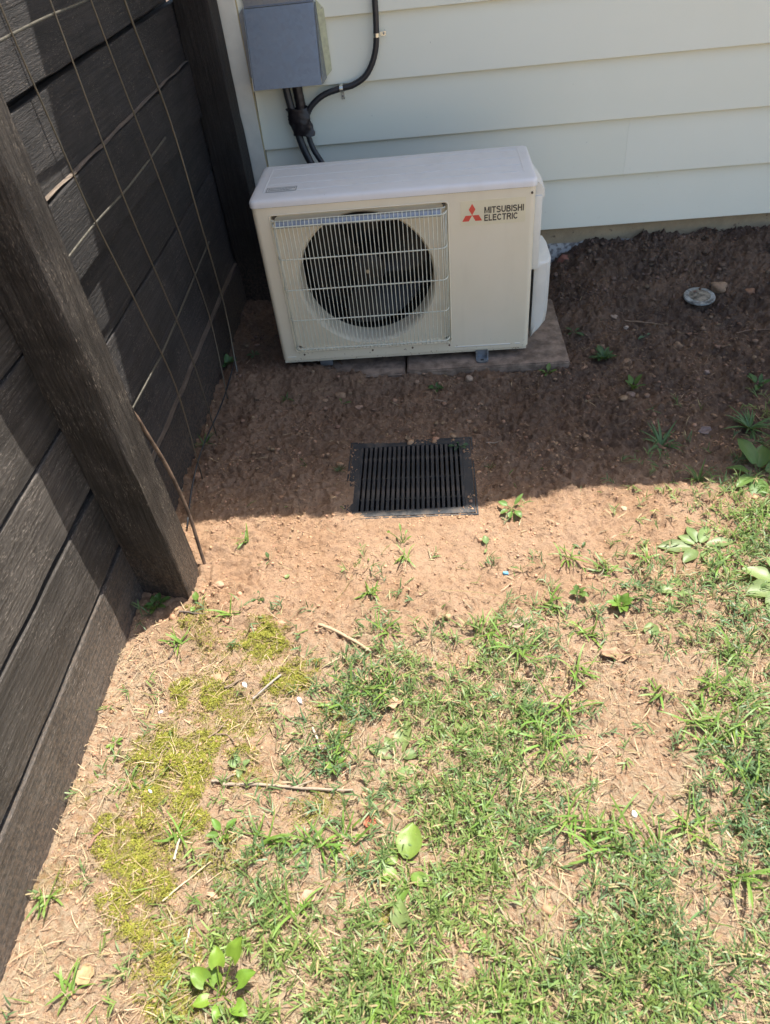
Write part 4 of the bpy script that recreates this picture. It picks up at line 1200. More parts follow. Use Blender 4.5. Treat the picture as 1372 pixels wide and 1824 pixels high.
random_weed('shade_weed', 'small flat leaf pair left of the shaded tufts', 1.199, 0.098, 2, 0.022, (0.09, 0.19, 0.11), seed=37, up=12, ratio=0.6)
random_weed('shade_weed', 'flat dark leaf sprig right beside the concrete paver edge', 0.973, 0.148, 4, 0.026, (0.05, 0.11, 0.05), seed=38, up=15, ratio=0.5)
random_weed('shade_weed', 'thin sprout between the drain grate and the trellis', 0.119, -0.467, 5, 0.026, DARK, 'blade', seed=39, up=25, ratio=0.2)
random_weed('shade_weed', 'small sprout at the far fence foot beside the unit', -0.130, 0.125, 5, 0.020, (0.06, 0.14, 0.06), seed=40, up=30)
random_weed('small_weed', 'narrow-leaved weed on litter left of the large moss patch', -0.123, -1.403, 8, 0.026, (0.15, 0.24, 0.06), seed=41, up=35, ratio=0.22)
random_weed('small_weed', 'four-leaved weed sprout right of the lower moss patch', 0.088, -1.511, 5, 0.026, (0.13, 0.25, 0.04), seed=42, up=50, ratio=0.5)
random_weed('small_weed', 'small leafy weed left of the two-leaved broadleaf', 0.281, -1.377, 8, 0.022, (0.14, 0.25, 0.05), seed=43, up=40, ratio=0.5)
random_weed('small_weed', 'pale little weed above the long stick', 0.094, -1.382, 5, 0.018, PALE, 'heart', seed=44, up=30, ratio=0.8)
random_weed('small_weed', 'star-shaped tiny weed near the lowest fence board', -0.176, -1.327, 6, 0.014, LIGHT, seed=45, up=25, ratio=0.5)

# ------------------------------------------------------------------ litter things: twigs, leaves, chips, stones
def stick(label, pts, r0, r1, col, lift=0.003, forks=(), name='twig'):
    r = random.Random(len(label) * 7 + int(abs(pts[0][0]) * 1000))
    P = smooth_path([(x, y, 0) for x, y in pts], 16)
    n = len(P)
    Q = []
    for i, p in enumerate(P):
        x = p[0] + r.uniform(-0.0007, 0.0007); y = p[1] + r.uniform(-0.0007, 0.0007)
        Q.append((x, y, gz(x, y)))
    zmean = [np.mean([Q[max(0, min(n - 1, j))][2] for j in range(i - 4, i + 5)]) for i in range(n)]
    Q = [(q[0], q[1], zmean[i] + lift + r0) for i, q in enumerate(Q)]
    rad = [(r0 + (r1 - r0) * i / (n - 1)) * (1 + r.uniform(-0.10, 0.14)) for i in range(n)]
    mb = MB().tube(Q, rad, 8)
    for (i, dx, dy, rr_) in forks:
        b = Q[int(i * (n - 1))]
        mb.tube([b, (b[0] + dx * 0.5, b[1] + dy * 0.5, b[2] + 0.002), (b[0] + dx, b[1] + dy, b[2] + 0.003)], [rr_, rr_ * 0.9, rr_ * 0.7], 6)
    me = mb.mesh(name, True, 50)
    a = me.attributes.new('tint', 'FLOAT_COLOR', 'POINT')
    cc = np.array([[col[0] * k, col[1] * k, col[2] * k, 1] for k in [1 + r.uniform(-0.15, 0.15) for _ in range(len(me.vertices))]], dtype=np.float32)
    a.data.foreach_set('color', cc.ravel())
    o = link(name, me, M['bark'])
    return tag(o, label, 'twig')
GREYB = (0.34, 0.27, 0.20); TANB = (0.46, 0.34, 0.22); PALEB = (0.52, 0.44, 0.34)
stick('curved bare brown twig at the top edge of the lawn', [(0.218, -1.050), (0.258, -1.069), (0.312, -1.105), (0.347, -1.129)], 0.0040, 0.0032, TANB)
stick('longest straight stick lying below the big moss patch', [(0.069, -1.416), (0.147, -1.419), (0.223, -1.425), (0.320, -1.429)], 0.0034, 0.0024, GREYB, forks=((0.62, 0.035, 0.012, 0.0016),))
stick('short stick end touching the left tip of the longest stick', [(0.044, -1.410), (0.065, -1.406), (0.087, -1.400)], 0.0030, 0.0022, GREYB)
stick('straight grey twig right of the white chips among moss', [(0.095, -1.231), (0.125, -1.207), (0.149, -1.180)], 0.0026, 0.0022, (0.36, 0.31, 0.27))
stick('dark short twig under the crumpled tan leaf', [(0.030, -1.208), (0.069, -1.180)], 0.0024, 0.0018, (0.22, 0.16, 0.11))
stick('thin dark twig between the upper and middle moss patches', [(0.016, -1.319), (0.034, -1.300), (0.051, -1.278)], 0.0020, 0.0016, (0.25, 0.18, 0.12))
stick('bent rootlet right of the middle moss patch', [(0.033, -1.313), (0.055, -1.316), (0.075, -1.331)], 0.0018, 0.0014, (0.24, 0.17, 0.12))
stick('short pale twig left of the two-leaved broadleaf weed', [(0.228, -1.299), (0.240, -1.322), (0.249, -1.344)], 0.0024, 0.0020, PALEB)
stick('stubby pale twig above the longest stick', [(0.174, -1.358), (0.189, -1.332)], 0.0022, 0.0016, TANB)
stick('pale stalk standing up right of the lower moss patch', [(0.006, -1.554), (0.009, -1.532), (0.015, -1.507)], 0.0024, 0.0018, PALEB)
stick('long dry straw stalk crossing toward the lower moss patch', [(0.001, -1.620), (0.034, -1.591), (0.078, -1.559)], 0.0015, 0.0010, (0.62, 0.50, 0.32))
stick('reddish bark strip left of the lower moss patch', [(-0.156, -1.534), (-0.150, -1.519), (-0.142, -1.504)], 0.0032, 0.0018, (0.26, 0.15, 0.10))
stick('bare root lying in the dark soil right of the paver', [(1.147, 0.186), (1.204, 0.170), (1.264, 0.147)], 0.0024, 0.0016, (0.26, 0.18, 0.12))
stick('thin root reaching in from the right edge in the shade', [(1.490, 0.098), (1.542, 0.107), (1.609, 0.092)], 0.0018, 0.0016, (0.24, 0.16, 0.11))
stick('dark twig through the bright leaf clump', [(0.905, -0.995), (0.931, -1.005), (0.967, -1.016)], 0.0022, 0.0016, (0.26, 0.18, 0.12))
stick('short twig lying between the grate and the paver joint', [(0.490, -0.178), (0.532, -0.197)], 0.0022, 0.0018, (0.26, 0.20, 0.15))
stick('pale splinter right of the drain grate', [(0.638, -0.418), (0.660, -0.412), (0.682, -0.401)], 0.0020, 0.0012, (0.30, 0.24, 0.18))
stick('dark dry stem on the litter near the fence foot', [(-0.116, -1.125), (-0.101, -1.091)], 0.0022, 0.0014, (0.16, 0.12, 0.09))
stick('dark twig on soil beside the near post foot', [(-0.121, -0.999), (-0.089, -1.002), (-0.056, -1.008)], 0.0024, 0.0016, (0.14, 0.11, 0.09))
stick('pale forked stalk by the bottom violet', [(0.053, -1.700), (0.062, -1.680), (0.061, -1.663)], 0.0022, 0.0015, PALEB)

def dry_leaf(label, x, y, L, W, az, col, curl=0.5, seed=0, name='dry_leaf', cat='dry leaf'):
    r = random.Random(seed); nu, nv = 10, 8
    z0 = gz(x, y)
    P = []; tint = []
    ca, sa = math.cos(math.radians(az)), math.sin(math.radians(az))
    ph = [r.uniform(0, 6) for _ in range(4)]
    for i in range(nu):
        t = i / (nu - 1)
        w = (math.sin(math.pi * (0.05 + 0.9 * t)) ** 0.7) * W / 2 * (1 + 0.22 * math.sin(t * 11 + ph[0]))
        for j in range(nv):
            v = -1 + 2 * j / (nv - 1)
            u = (t - 0.5) * L + 0.08 * L * math.sin(v * 4 + ph[1]) * abs(v)
            s = v * w
            h = 0.004 + curl * (0.30 * W * v * v + 0.18 * L * (t - 0.5) ** 2 * 4 * 0.5) + 0.06 * W * math.sin(t * 8 + v * 3 + ph[2])
            P.append((x + u * ca - s * sa, y + u * sa + s * ca, z0 + max(h, 0.002)))
            k = (1.0 + r.uniform(-0.12, 0.12)) * (0.85 if abs(v) < 0.15 else 1)
            tint.append((col[0] * k, col[1] * k, col[2] * k, 1))
    me = MB().grid(P, nv, nu).mesh(name, True)
    a = me.attributes.new('tint', 'FLOAT_COLOR', 'POINT'); a.data.foreach_set('color', np.array(tint, dtype=np.float32).ravel())
    o = link(name, me, M['litter'])
    md = o.modifiers.new('thick', 'SOLIDIFY'); md.thickness = 0.0006
    return tag(o, label, cat)
TAN = (0.42, 0.27, 0.16)
dry_leaf('crumpled tan leaf beside the upper moss patch', 0.012, -1.181, 0.040, 0.030, 20, TAN, 0.6, 1)
dry_leaf('upright tan leaf above the lawn left of centre', 0.342, -1.181, 0.034, 0.026, 70, (0.45, 0.29, 0.18), 0.4, 2)
dry_leaf('flat tan leaf in the grass above the two-leaved broadleaf', 0.390, -1.249, 0.034, 0.022, 5, (0.45, 0.29, 0.18), 0.25, 3)
dry_leaf('curled brown leaf with dark hollow at the lawn top right', 0.859, -1.144, 0.062, 0.030, 355, (0.38, 0.24, 0.15), 0.9, 4)
dry_leaf('pale weathered leaf lying at the lawn top centre', 0.662, -1.055, 0.050, 0.022, 15, (0.36, 0.29, 0.21), 0.3, 5)
dry_leaf('orange tan leaf at the bottom left by the fence', -0.094, -1.735, 0.030, 0.030, 60, (0.42, 0.29, 0.15), 0.5, 6)
dry_leaf('rust red leaf scrap in the lawn right of the longest stick', 0.355, -1.485, 0.026, 0.022, 45, (0.42, 0.14, 0.08), 0.5, 7)
dry_leaf('pinkish dead leaf between lawn blades low centre', 0.253, -1.613, 0.036, 0.020, 35, (0.48, 0.28, 0.20), 0.4, 8)
dry_leaf('long tan leaf strip right of the lower moss patch', 0.099, -1.611, 0.040, 0.012, 355, (0.52, 0.34, 0.22), 0.3, 9)
dry_leaf('small tan leaf scrap on the top edge of the grate', 0.413, -0.387, 0.024, 0.014, 280, (0.24, 0.17, 0.11), 0.5, 10)
dry_leaf('purplish dead leaf in the shade beside grass tufts', 1.246, -0.409, 0.040, 0.030, 20, (0.20, 0.16, 0.15), 0.4, 11)
dry_leaf('pale dead blade at the far foot of the fence', -0.233, -0.549, 0.034, 0.012, 130, (0.30, 0.26, 0.20), 0.5, 12)
def chip(label, x, y, L, W, az, col, seed, name='chip', cat='chip', H=0.0035):
    r = random.Random(seed); z = gz(x, y) + 0.0015
    ca, sa = math.cos(math.radians(az)), math.sin(math.radians(az))
    n = 7; ring = []
    for k in range(n):
        a = 2 * math.pi * k / n; q = r.uniform(0.75, 1.1)
        ring.append((L / 2 * math.cos(a) * q, W / 2 * math.sin(a) * q))
    top = [(x + (u * 0.85) * ca - (v * 0.85) * sa, y + u * 0.85 * sa + v * 0.85 * ca, z + H * r.uniform(0.8, 1.5)) for u, v in ring]
    bot = [(x + u * ca - v * sa, y + u * sa + v * ca, z - 0.002) for u, v in ring]
    me = MB().add(bot + top, [tuple(range(n, 2 * n))] + [(k, (k + 1) % n, n + (k + 1) % n, n + k) for k in range(n)]).mesh(name)
    a = me.attributes.new('tint', 'FLOAT_COLOR', 'POINT'); a.data.foreach_set('color', np.array([(*col, 1)] * len(me.vertices), dtype=np.float32).ravel())
    o = link(name, me, M['litter']); return tag(o, label, cat)
WHITE = (0.80, 0.78, 0.74)
chip('white chip right of the crumpled tan leaf', 0.071, -1.198, 0.020, 0.011, 110, WHITE, 1)
chip('white chip right of the grey twig among moss', 0.194, -1.236, 0.019, 0.010, 115, WHITE, 2)
chip('small white chip left of the upper moss patch', -0.098, -1.259, 0.013, 0.008, 30, WHITE, 3)
chip('slim white chip below the big moss patch', -0.072, -1.430, 0.015, 0.006, 140, WHITE, 4)
chip('whitish chip in the lawn at lower right', 0.823, -1.477, 0.014, 0.011, 80, WHITE, 5)
chip('bright blue plastic chip on the bare soil', 0.651, -0.901, 0.017, 0.010, 160, (0.16, 0.45, 0.72), 6)

def stone(label, x, y, s, col, seed, flat=0.75, name='stone', sink=0.3, cat='stone'):
    r = random.Random(seed)
    bm = bmesh.new(); bmesh.ops.create_icosphere(bm, subdivisions=3, radius=1.0)
    ph = [r.uniform(0, 10) for _ in range(6)]
    ax = (r.uniform(0.85, 1.2), r.uniform(0.75, 1.05), flat)
    z = gz(x, y)
    for v in bm.verts:
        c = v.co.copy()
        d = 1 + 0.16 * math.sin(2.7 * c.x + ph[0]) * math.cos(2.3 * c.y + ph[1]) + 0.10 * math.sin(5 * c.z + 3 * c.x + ph[2]) + 0.05 * math.sin(9 * c.y + ph[3]) + r.uniform(-0.035, 0.035)
        v.co = Vector((x + c.x * d * s * ax[0], y + c.y * d * s * ax[1], z + s * ax[2] * (1 - 2 * sink) * 0.5 + c.z * d * s * ax[2]))
    me = bpy.data.meshes.new(name); bm.to_mesh(me); bm.free()
    me.polygons.foreach_set('use_smooth', [True] * len(me.polygons))
    a = me.attributes.new('tint', 'FLOAT_COLOR', 'POINT')
    a.data.foreach_set('color', np.array([(col[0] * k, col[1] * k, col[2] * k, 1) for k in [1 + r.uniform(-0.1, 0.1) for _ in range(len(me.vertices))]], dtype=np.float32).ravel())
    o = link(name, me, M['clod']); return tag(o, label, cat)
CL = (0.30, 0.20, 0.13)
stone('largest pale soil clod behind the dirty white disc', 1.490, 0.321, 0.024, (0.33, 0.23, 0.155), 1, 0.85)
stone('reddish clod at the right edge near the white disc', 1.588, 0.302, 0.019, (0.28, 0.16, 0.10), 2)
stone('brown clod in the middle of the dark soil', 1.299, 0.068, 0.017, CL, 3)
stone('small grey pebble left of the bare root', 1.146, 0.155, 0.0075, (0.38, 0.31, 0.25), 4)
stone('flat stone above the bare root', 1.116, 0.211, 0.014, (0.34, 0.26, 0.20), 5, 0.4)
stone('dusty red brick lump at the foundation beside the unit', 1.008, 0.607, 0.026, (0.36, 0.17, 0.13), 6, 0.95)
stone('long clod beside the dense dark weed clump', 1.113, -0.030, 0.018, (0.27, 0.18, 0.12), 7, 0.6)
stone('pinkish stone in front of the left paver', 0.257, -0.192, 0.012, (0.40, 0.27, 0.19), 8, 0.8)
stone('lumpy clod in front of the left paver beside the pinkish stone', 0.194, -0.134, 0.018, CL, 9, 0.6)
stone('small clod near the left end of the paver front', 0.145, -0.157, 0.010, CL, 10)
stone('round brown pebble left of the drain grate', 0.220, -0.607, 0.010, (0.36, 0.22, 0.14), 11, 0.85)
stone('pale stone in front of the right paver', 0.607, -0.084, 0.012, (0.40, 0.30, 0.22), 12, 0.9)
stone('pinkish pebble in shade above the grass tufts', 1.341, -0.104, 0.010, (0.34, 0.25, 0.20), 13)
stone('pale pebble on sunlit soil near the shadow edge', 0.966, -0.700, 0.009, (0.52, 0.36, 0.24), 14, 0.6)
stone('clod between the root and the upright leafy shoot', 1.093, -0.192, 0.013, (0.30, 0.21, 0.16), 15)
stone('small stone beside the mounting foot on the paver', 0.690, -0.020, 0.009, (0.34, 0.22, 0.14), 16, 0.9)
stone('dry clod on the sunlit soil near the rusted wire', -0.043, -0.916, 0.012, (0.48, 0.31, 0.20), 17, 0.6)
stone('clod at the foot of the trellis in the shade', -0.194, -0.504, 0.014, (0.33, 0.20, 0.13), 18, 0.6)

# dirty plastic disc half pressed in the soil
dx, dy = 1.410, 0.269
dz = gz(dx, dy)
disc = thing('plastic_disc', 'dirty whitish round plastic lid lying in the dark soil', 'lid', (dx, dy, dz))
def disc_mesh(r0, r1, h0, h1, n=40):
    mb = MB(); P = []
    prof = [(r1 * 0.99, h0), (r1, h0 + 0.003), (r1 * 0.97, h0 + 0.006), (r0, h1)]
    for rr_, hh in prof:
        for k in range(n):
            a = 2 * math.pi * k / n
            P.append((dx + rr_ * math.cos(a), dy + rr_ * math.sin(a), dz + hh + 0.10 * rr_ * math.sin(a)))
    mb.grid(P, n, len(prof), True)
    return mb
disc_mesh(0.036, 0.052, -0.004, 0.003).build('rim', M['disc'], disc, True, 50)
mb = MB(); P = [(dx, dy, dz + 0.004)] + [(dx + 0.036 * math.cos(2 * math.pi * k / 40), dy + 0.036 * math.sin(2 * math.pi * k / 40), dz + 0.003 + 0.1 * 0.036 * math.sin(2 * math.pi * k / 40)) for k in range(40)]
mb.add(P, [(0, 1 + k, 1 + (k + 1) % 40) for k in range(40)])
mb.build('soil_covered_centre', M['dustdisc'], disc)

# ------------------------------------------------------------------ stuff: clods, litter, grass, moss
def ico(sub_):
    bm = bmesh.new(); bmesh.ops.create_icosphere(bm, subdivisions=sub_, radius=1.0)
    bm.verts.index_update()
    v = np.array([tuple(q.co) for q in bm.verts]); f = np.array([[w.index for w in p.verts] for p in bm.faces]); bm.free()
    return v, f
def scatter_xy(n, x0, x1, y0, y1, dens, seed):
    r = np.random.default_rng(seed); xs = []; ys = []; got = 0
    while got < n:
        x = r.uniform(x0, x1, n * 2); y = r.uniform(y0, y1, n * 2)
        keep = r.uniform(0, 1, n * 2) < dens(x, y)
        xs.append(x[keep]); ys.append(y[keep]); got += int(keep.sum())
    return np.concatenate(xs)[:n], np.concatenate(ys)[:n]
def in_fence(x, y): return x < -0.236
def free(x, y):
    d = np.maximum(np.maximum(GX0 - x, x - GX1), np.maximum(GY0 - y, y - GY1))
    ok = (d > -0.020 * (fbm(x, y, 25, 2, 301) > 0.05)) & (x > -0.232) & ~((x > 0.02) & (x < 0.90) & (y > -0.045) & (y < 0.30))
    ok &= ~((x < -0.10) & (y > -0.97) & (y < -0.83))
    return ok

def gd_(x, y): return np.maximum(np.maximum(GX0 - x, x - GX1), np.maximum(GY0 - y, y - GY1))
def clods(name, n, sub_, smin, smax, dens, seed, label):
    r = np.random.default_rng(seed)
    x, y = scatter_xy(n, -0.235, 1.95, -1.92, 0.655, lambda a, b: dens(a, b) * free(a, b), seed)
    bv, bf = ico(sub_)
    s = smin * (smax / smin) ** (r.uniform(0, 1, n) ** 2.2)
    z = np.where(gd_(x, y) < 0.001, -0.0235, ground_h(x, y))
    K = len(bv)
    jit = 1 + r.uniform(-0.42, 0.38, (n, K))
    a = r.uniform(0, 6.28, n); ca, sa = np.cos(a)[:, None], np.sin(a)[:, None]
    sc = r.uniform(0.55, 1.3, (n, 3)); sc[:, 2] *= 0.7
    P = bv[None] * jit[:, :, None] * sc[:, None, :] * s[:, None, None]
    X = P[:, :, 0] * ca - P[:, :, 1] * sa + x[:, None]; Y = P[:, :, 0] * sa + P[:, :, 1] * ca + y[:, None]; Z = P[:, :, 2] + (z + 0.05 * s)[:, None]
    V = np.stack([X, Y, Z], 2).reshape(-1, 3)
    F = (bf[None] + (np.arange(n) * K)[:, None, None]).reshape(-1, 3)
    shade_damp = np.clip(ss(-0.62, -0.2, y) * 0.62 + 0.5 * ss(0.0, 0.35, y), 0, 1)[:, None]
    base = np.array([[0.47, 0.29, 0.175]]) * (1 - shade_damp) + np.array([[0.155, 0.110, 0.083]]) * shade_damp
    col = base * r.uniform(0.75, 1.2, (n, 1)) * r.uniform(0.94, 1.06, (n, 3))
    col = np.repeat(col, K, 0)
    me = np_mesh(name, V, F.ravel(), np.arange(len(F)) * 3, None, col)
    o = link(name, me, M['clod']); o['kind'] = 'stuff'
    return tag(o, label, 'soil')
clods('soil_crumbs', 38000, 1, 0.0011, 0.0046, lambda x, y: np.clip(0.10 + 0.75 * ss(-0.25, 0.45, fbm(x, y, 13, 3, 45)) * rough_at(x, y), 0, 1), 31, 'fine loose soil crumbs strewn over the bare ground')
def cd(x, y):
    c = 0.03 + 0.9 * ss(0.05, 0.45, y) * ss(0.85, 1.0, x) + 0.7 * np.exp(-(((x + 0.03) / 0.13) ** 2 + ((y + 0.90) / 0.14) ** 2)) + 0.25 * ss(-0.75, -0.3, y)
    return np.clip(c * (0.6 + 0.9 * fbm(x, y, 8, 2, 44)), 0, 1)
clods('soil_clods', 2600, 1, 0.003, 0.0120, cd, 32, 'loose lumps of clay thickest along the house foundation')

def ribbons(x, y, z, az, L, W, e0, bend, col, S=3, roll=None, seed=0, curve=None, taper=True):
    """N blades as curved ribbons: returns verts, loops, starts, totals, colours"""
    n = len(x); r = np.random.default_rng(seed)
    if roll is None: roll = r.normal(0, 0.35, n)
    P = np.stack([x, y, z], 1).astype(float)
    dh = np.stack([np.cos(az), np.sin(az), np.zeros(n)], 1)
    cz = np.zeros(n) if curve is None else curve
    rows = []
    pos = P.copy(); el = e0.copy(); a = az.copy()
    for i in range(S + 1):
        t = i / S
        d = np.stack([np.cos(a) * np.cos(el), np.sin(a) * np.cos(el), np.sin(el)], 1)
        side = np.stack([-np.sin(a), np.cos(a), np.zeros(n)], 1)
        nrm = np.cross(d, side)
        sv = side * np.cos(roll)[:, None] + nrm * np.sin(roll)[:, None]
        if i < S:
            w = W * (0.75 + 0.25 * min(1, t * 3)) * (1 - (t ** 2) * 0.55 if taper else 1)
            rows.append(pos - sv * (w / 2)[:, None]); rows.append(pos + sv * (w / 2)[:, None])
        else:
            rows.append(pos)
        pos = pos + d * (L / S)[:, None]; el = el - bend / S; a = a + cz / S
    K = len(rows)
    V = np.stack(rows, 1).reshape(-1, 3)
    lp = []; tot = []
    for i in range(S - 1):
        lp += [2 * i, 2 * i + 1, 2 * i + 3, 2 * i + 2]; tot.append(4)
    lp += [2 * S - 2, 2 * S - 1, 2 * S]; tot.append(3)
    lp = np.array(lp); tot = np.array(tot)
    loops = (lp[None] + (np.arange(n) * K)[:, None]).ravel()
    tots = np.tile(tot, n)
    starts = np.concatenate([[0], np.cumsum(tots)[:-1]])
    return V, loops, starts, tots, np.repeat(col, K, 0)
def joined(name, parts, mat, label, cat):
    Vs, Ls, Ts, Cs = [], [], [], []; off = 0
    for V, l, s, t, c in parts:
        Vs.append(V); Ls.append(l + off); Ts.append(t); Cs.append(c); off += len(V)
    T = np.concatenate(Ts); st_ = np.concatenate([[0], np.cumsum(T)[:-1]])
    me = np_mesh(name, np.concatenate(Vs), np.concatenate(Ls), st_, T, np.concatenate(Cs))
    o = link(name, me, mat); o['kind'] = 'stuff'
    return tag(o, label, cat)

# dry straw and thatch
def sd_(x, y): return np.clip(0.015 + 0.05 * ss(-0.7, -0.9, y) + 0.55 * ss(-0.95, -1.15, y) * (0.4 + 0.9 * grass_at(x, y)) + 0.40 * ss(0.25, -0.05, x) * ss(-1.0, -1.15, y), 0, 1) * free(x, y) * (0.45 + 0.7 * np.clip(fbm(x, y, 11, 2, 88) + 0.4, 0, 1))
n = 17000
x, y = scatter_xy(n, -0.235, 1.9, -1.92, 0.4, sd_, 61)
r = np.random.default_rng(62)
col = np.array([[0.47, 0.35, 0.215]]) * r.uniform(0.30, 1.3, (n, 1)) * r.uniform(0.93, 1.07, (n, 3))
st = ribbons(x, y, ground_h(x, y) + r.uniform(0.0005, 0.006, n), r.uniform(0, 6.28, n), r.uniform(0.008, 0.050, n), 0.0006 + 0.0013 * r.uniform(0, 1, n) ** 2, r.normal(0.05, 0.16, n), r.normal(0, 0.3, n), col, 4, None, 63, r.normal(0, 0.35, n))
joined('straw_litter', [st], M['litter'], 'dry straw and dead grass bits strewn over the soil and lawn', 'straw')

# dark organic crumbs and bark bits
n = 7000
x, y = scatter_xy(n, -0.235, 1.9, -1.92, 0.6, lambda a, b: np.clip(0.18 + 0.5 * ss(-0.98, -1.15, b) * (0.4 + grass_at(a, b)) + 0.4 * ss(0.05, -0.15, a) * ss(-0.95, -1.1, b), 0, 1) * free(a, b) * np.clip(0.5 + fbm(a, b, 9, 2, 188), 0, 1), 161)
col = np.array([[0.13, 0.09, 0.06]]) * r.uniform(0.4, 1.9, (n, 1)) * r.uniform(0.92, 1.08, (n, 3))
st = ribbons(x, y, ground_h(x, y) + r.uniform(0.0005, 0.003, n), r.uniform(0, 6.28, n), r.uniform(0.002, 0.012, n), r.uniform(0.0010, 0.0034, n), r.normal(0.05, 0.25, n), r.normal(0, 0.5, n), col, 2, None, 163, r.normal(0, 0.8, n))
joined('bark_litter', [st], M['litter'], 'dark bark and leaf crumbs scattered over the soil', 'litter')

# fine hair roots in the shaded soil
n = 700
x, y = scatter_xy(n, -0.22, 1.9, -0.72, 0.6, lambda a, b: free(a, b) * 0.8, 65)
col = np.array([[0.24, 0.17, 0.11]]) * r.uniform(0.6, 1.4, (n, 1)) * np.ones((n, 3))
st = ribbons(x, y, ground_h(x, y) + 0.002, r.uniform(0, 6.28, n), r.uniform(0.015, 0.07, n), r.uniform(0.0006, 0.0014, n), r.normal(0.05, 0.12, n), r.normal(0, 0.3, n), col, 5, None, 66, r.normal(0, 1.4, n))
joined('root_hairs', [st], M['litter'], 'thin dead roots scattered over the shaded soil', 'roots')

# lawn grass: creeping shoots with paired leaves, plus coarse tufts
BARE = [(0.854, -1.328, 0.095, 0.97), (0.936, -1.190, 0.07, 0.8), (0.426, -1.463, 0.05, 0.8), (0.252, -1.493, 0.06, 0.6), (0.837, -1.180, 0.05, 0.7), (0.517, -1.696, 0.05, 0.7), (0.769, -1.604, 0.05, 0.5),
        (0.406, -1.365, 0.055, 0.92), (0.422, -1.556, 0.045, 0.9), (0.411, -1.661, 0.035, 0.9), (1.110, -0.844, 0.075, 0.9), (1.327, -0.606, 0.06, 0.8), (1.232, -0.971, 0.07, 0.85), (0.897, -1.006, 0.04, 0.8), (0.132, -1.738, 0.045, 0.8)]
def gd(x, y):
    g = grass_at(x, y)
    m = fbm(x, y, 7.5, 3, 91)
    for bx_, by_, br_, k_ in BARE: g = g * (1 - k_ * np.exp(-((x - bx_) / br_) ** 2 - ((y - by_) / (br_ * 0.8)) ** 2))
    return np.clip(g ** 1.5 * np.clip(0.62 + 0.95 * m, 0.02, 1.2), 0, 1) * free(x, y) * (1 - 0.85 * moss_at(x, y))
NS = 7000
x, y = scatter_xy(NS, -0.23, 1.95, -1.95, -0.25, gd, 71)
r = np.random.default_rng(72)
saz = r.uniform(0, 6.28, NS); sel = np.abs(r.normal(0.45, 0.35, NS)); sL = r.uniform(0.012, 0.042, NS)
z = ground_h(x, y) + r.uniform(0.0, 0.006, NS)
hue = np.clip(0.5 + 0.55 * fbm(x, y, 4.0, 2, 95) + r.normal(0, 0.22, NS), 0, 1)[:, None]
c_blue = np.array([[0.095, 0.178, 0.078]]); c_yel = np.array([[0.185, 0.270, 0.068]])
scol = c_blue * (1 - hue) + c_yel * hue
parts = []
sd3 = np.stack([np.cos(saz) * np.cos(sel), np.sin(saz) * np.cos(sel), np.sin(sel)], 1)
parts.append(ribbons(x, y, z, saz, sL * 1.05, np.full(NS, 0.0013), sel, np.zeros(NS), scol * 0.9 + 0.03, 2, None, 73))
for k in range(6):
    t = (k + 0.6) / 6
    px, py, pz = x + sd3[:, 0] * sL * t, y + sd3[:, 1] * sL * t, z + sd3[:, 2] * sL * t
    n = NS
    laz = saz + (1 if k % 2 else -1) * r.uniform(0.35, 1.25, n) + r.normal(0, 0.3, n)
    lel = np.clip(sel * 0.6 + r.normal(0.25, 0.35, n), -0.25, 1.35)
    L = r.uniform(0.014, 0.038, n) * (1.0 - 0.3 * t); W = r.uniform(0.0017, 0.0036, n)
    cc = scol * r.uniform(0.72, 1.3, (n, 1)) * r.uniform(0.92, 1.08, (n, 3))
    dead = r.uniform(0, 1, n) < (0.30 if k < 2 else 0.10)
    cc[dead] = np.array([0.42, 0.33, 0.17]) * r.uniform(0.7, 1.15, (int(dead.sum()), 1))
    parts.append(ribbons(px, py, pz, laz, L, W, lel, r.uniform(0.1, 0.9, n), cc, 3, None, 80 + k))
# coarse crabgrass tufts (world positions of the clumps)
TUFTS = [(0.318, -1.221, 1.0), (0.377, -1.209, 1.0), (0.285, -1.253, 0.8), (0.679, -1.299, 1.2), (0.728, -1.263, 1.2), (0.700, -1.346, 1.0), (0.770, -1.172, 1.1), (0.607, -1.095, 0.9), (0.659, -1.126, 1.0), (0.578, -1.079, 0.7),
         (0.925, -1.235, 0.6), (0.971, -1.304, 0.8), (1.029, -1.231, 1.2), (1.097, -1.153, 1.0), (1.090, -1.258, 1.2), (0.987, -1.339, 1.0), (1.039, -1.305, 1.1), (0.373, -1.073, 0.7), (0.329, -0.958, 0.5), (0.408, -0.855, 0.4), (0.286, -1.340, 0.8),
         (0.163, -1.523, 0.9), (0.255, -1.523, 1.0), (0.305, -1.513, 0.8), (0.745, -1.533, 1.2), (0.789, -1.505, 1.2), (0.715, -1.485, 1.1), (0.832, -1.524, 1.0), (0.558, -1.474, 0.9), (0.797, -0.874, 0.5), (0.746, -1.008, 0.8), (0.801, -1.087, 0.8), (1.226, -0.823, 1.0), (1.153, -0.891, 0.9), (1.276, -0.749, 0.9),
         (0.001, -1.012, 0.5), (-0.102, -1.088, 0.6), (-0.207, -1.617, 0.45), (-0.110, -1.757, 0.4), (0.229, -1.633, 0.8), (0.572, -1.769, 1.1), (0.394, -1.764, 1.0), (0.912, -1.505, 1.0), (0.973, -1.578, 1.0), (1.030, -1.427, 1.0), (0.004, -1.512, 0.5), (0.881, -0.913, 0.6), (-0.002, -0.767, 0.4), (0.978, -0.883, 0.5)]
bx = []; 
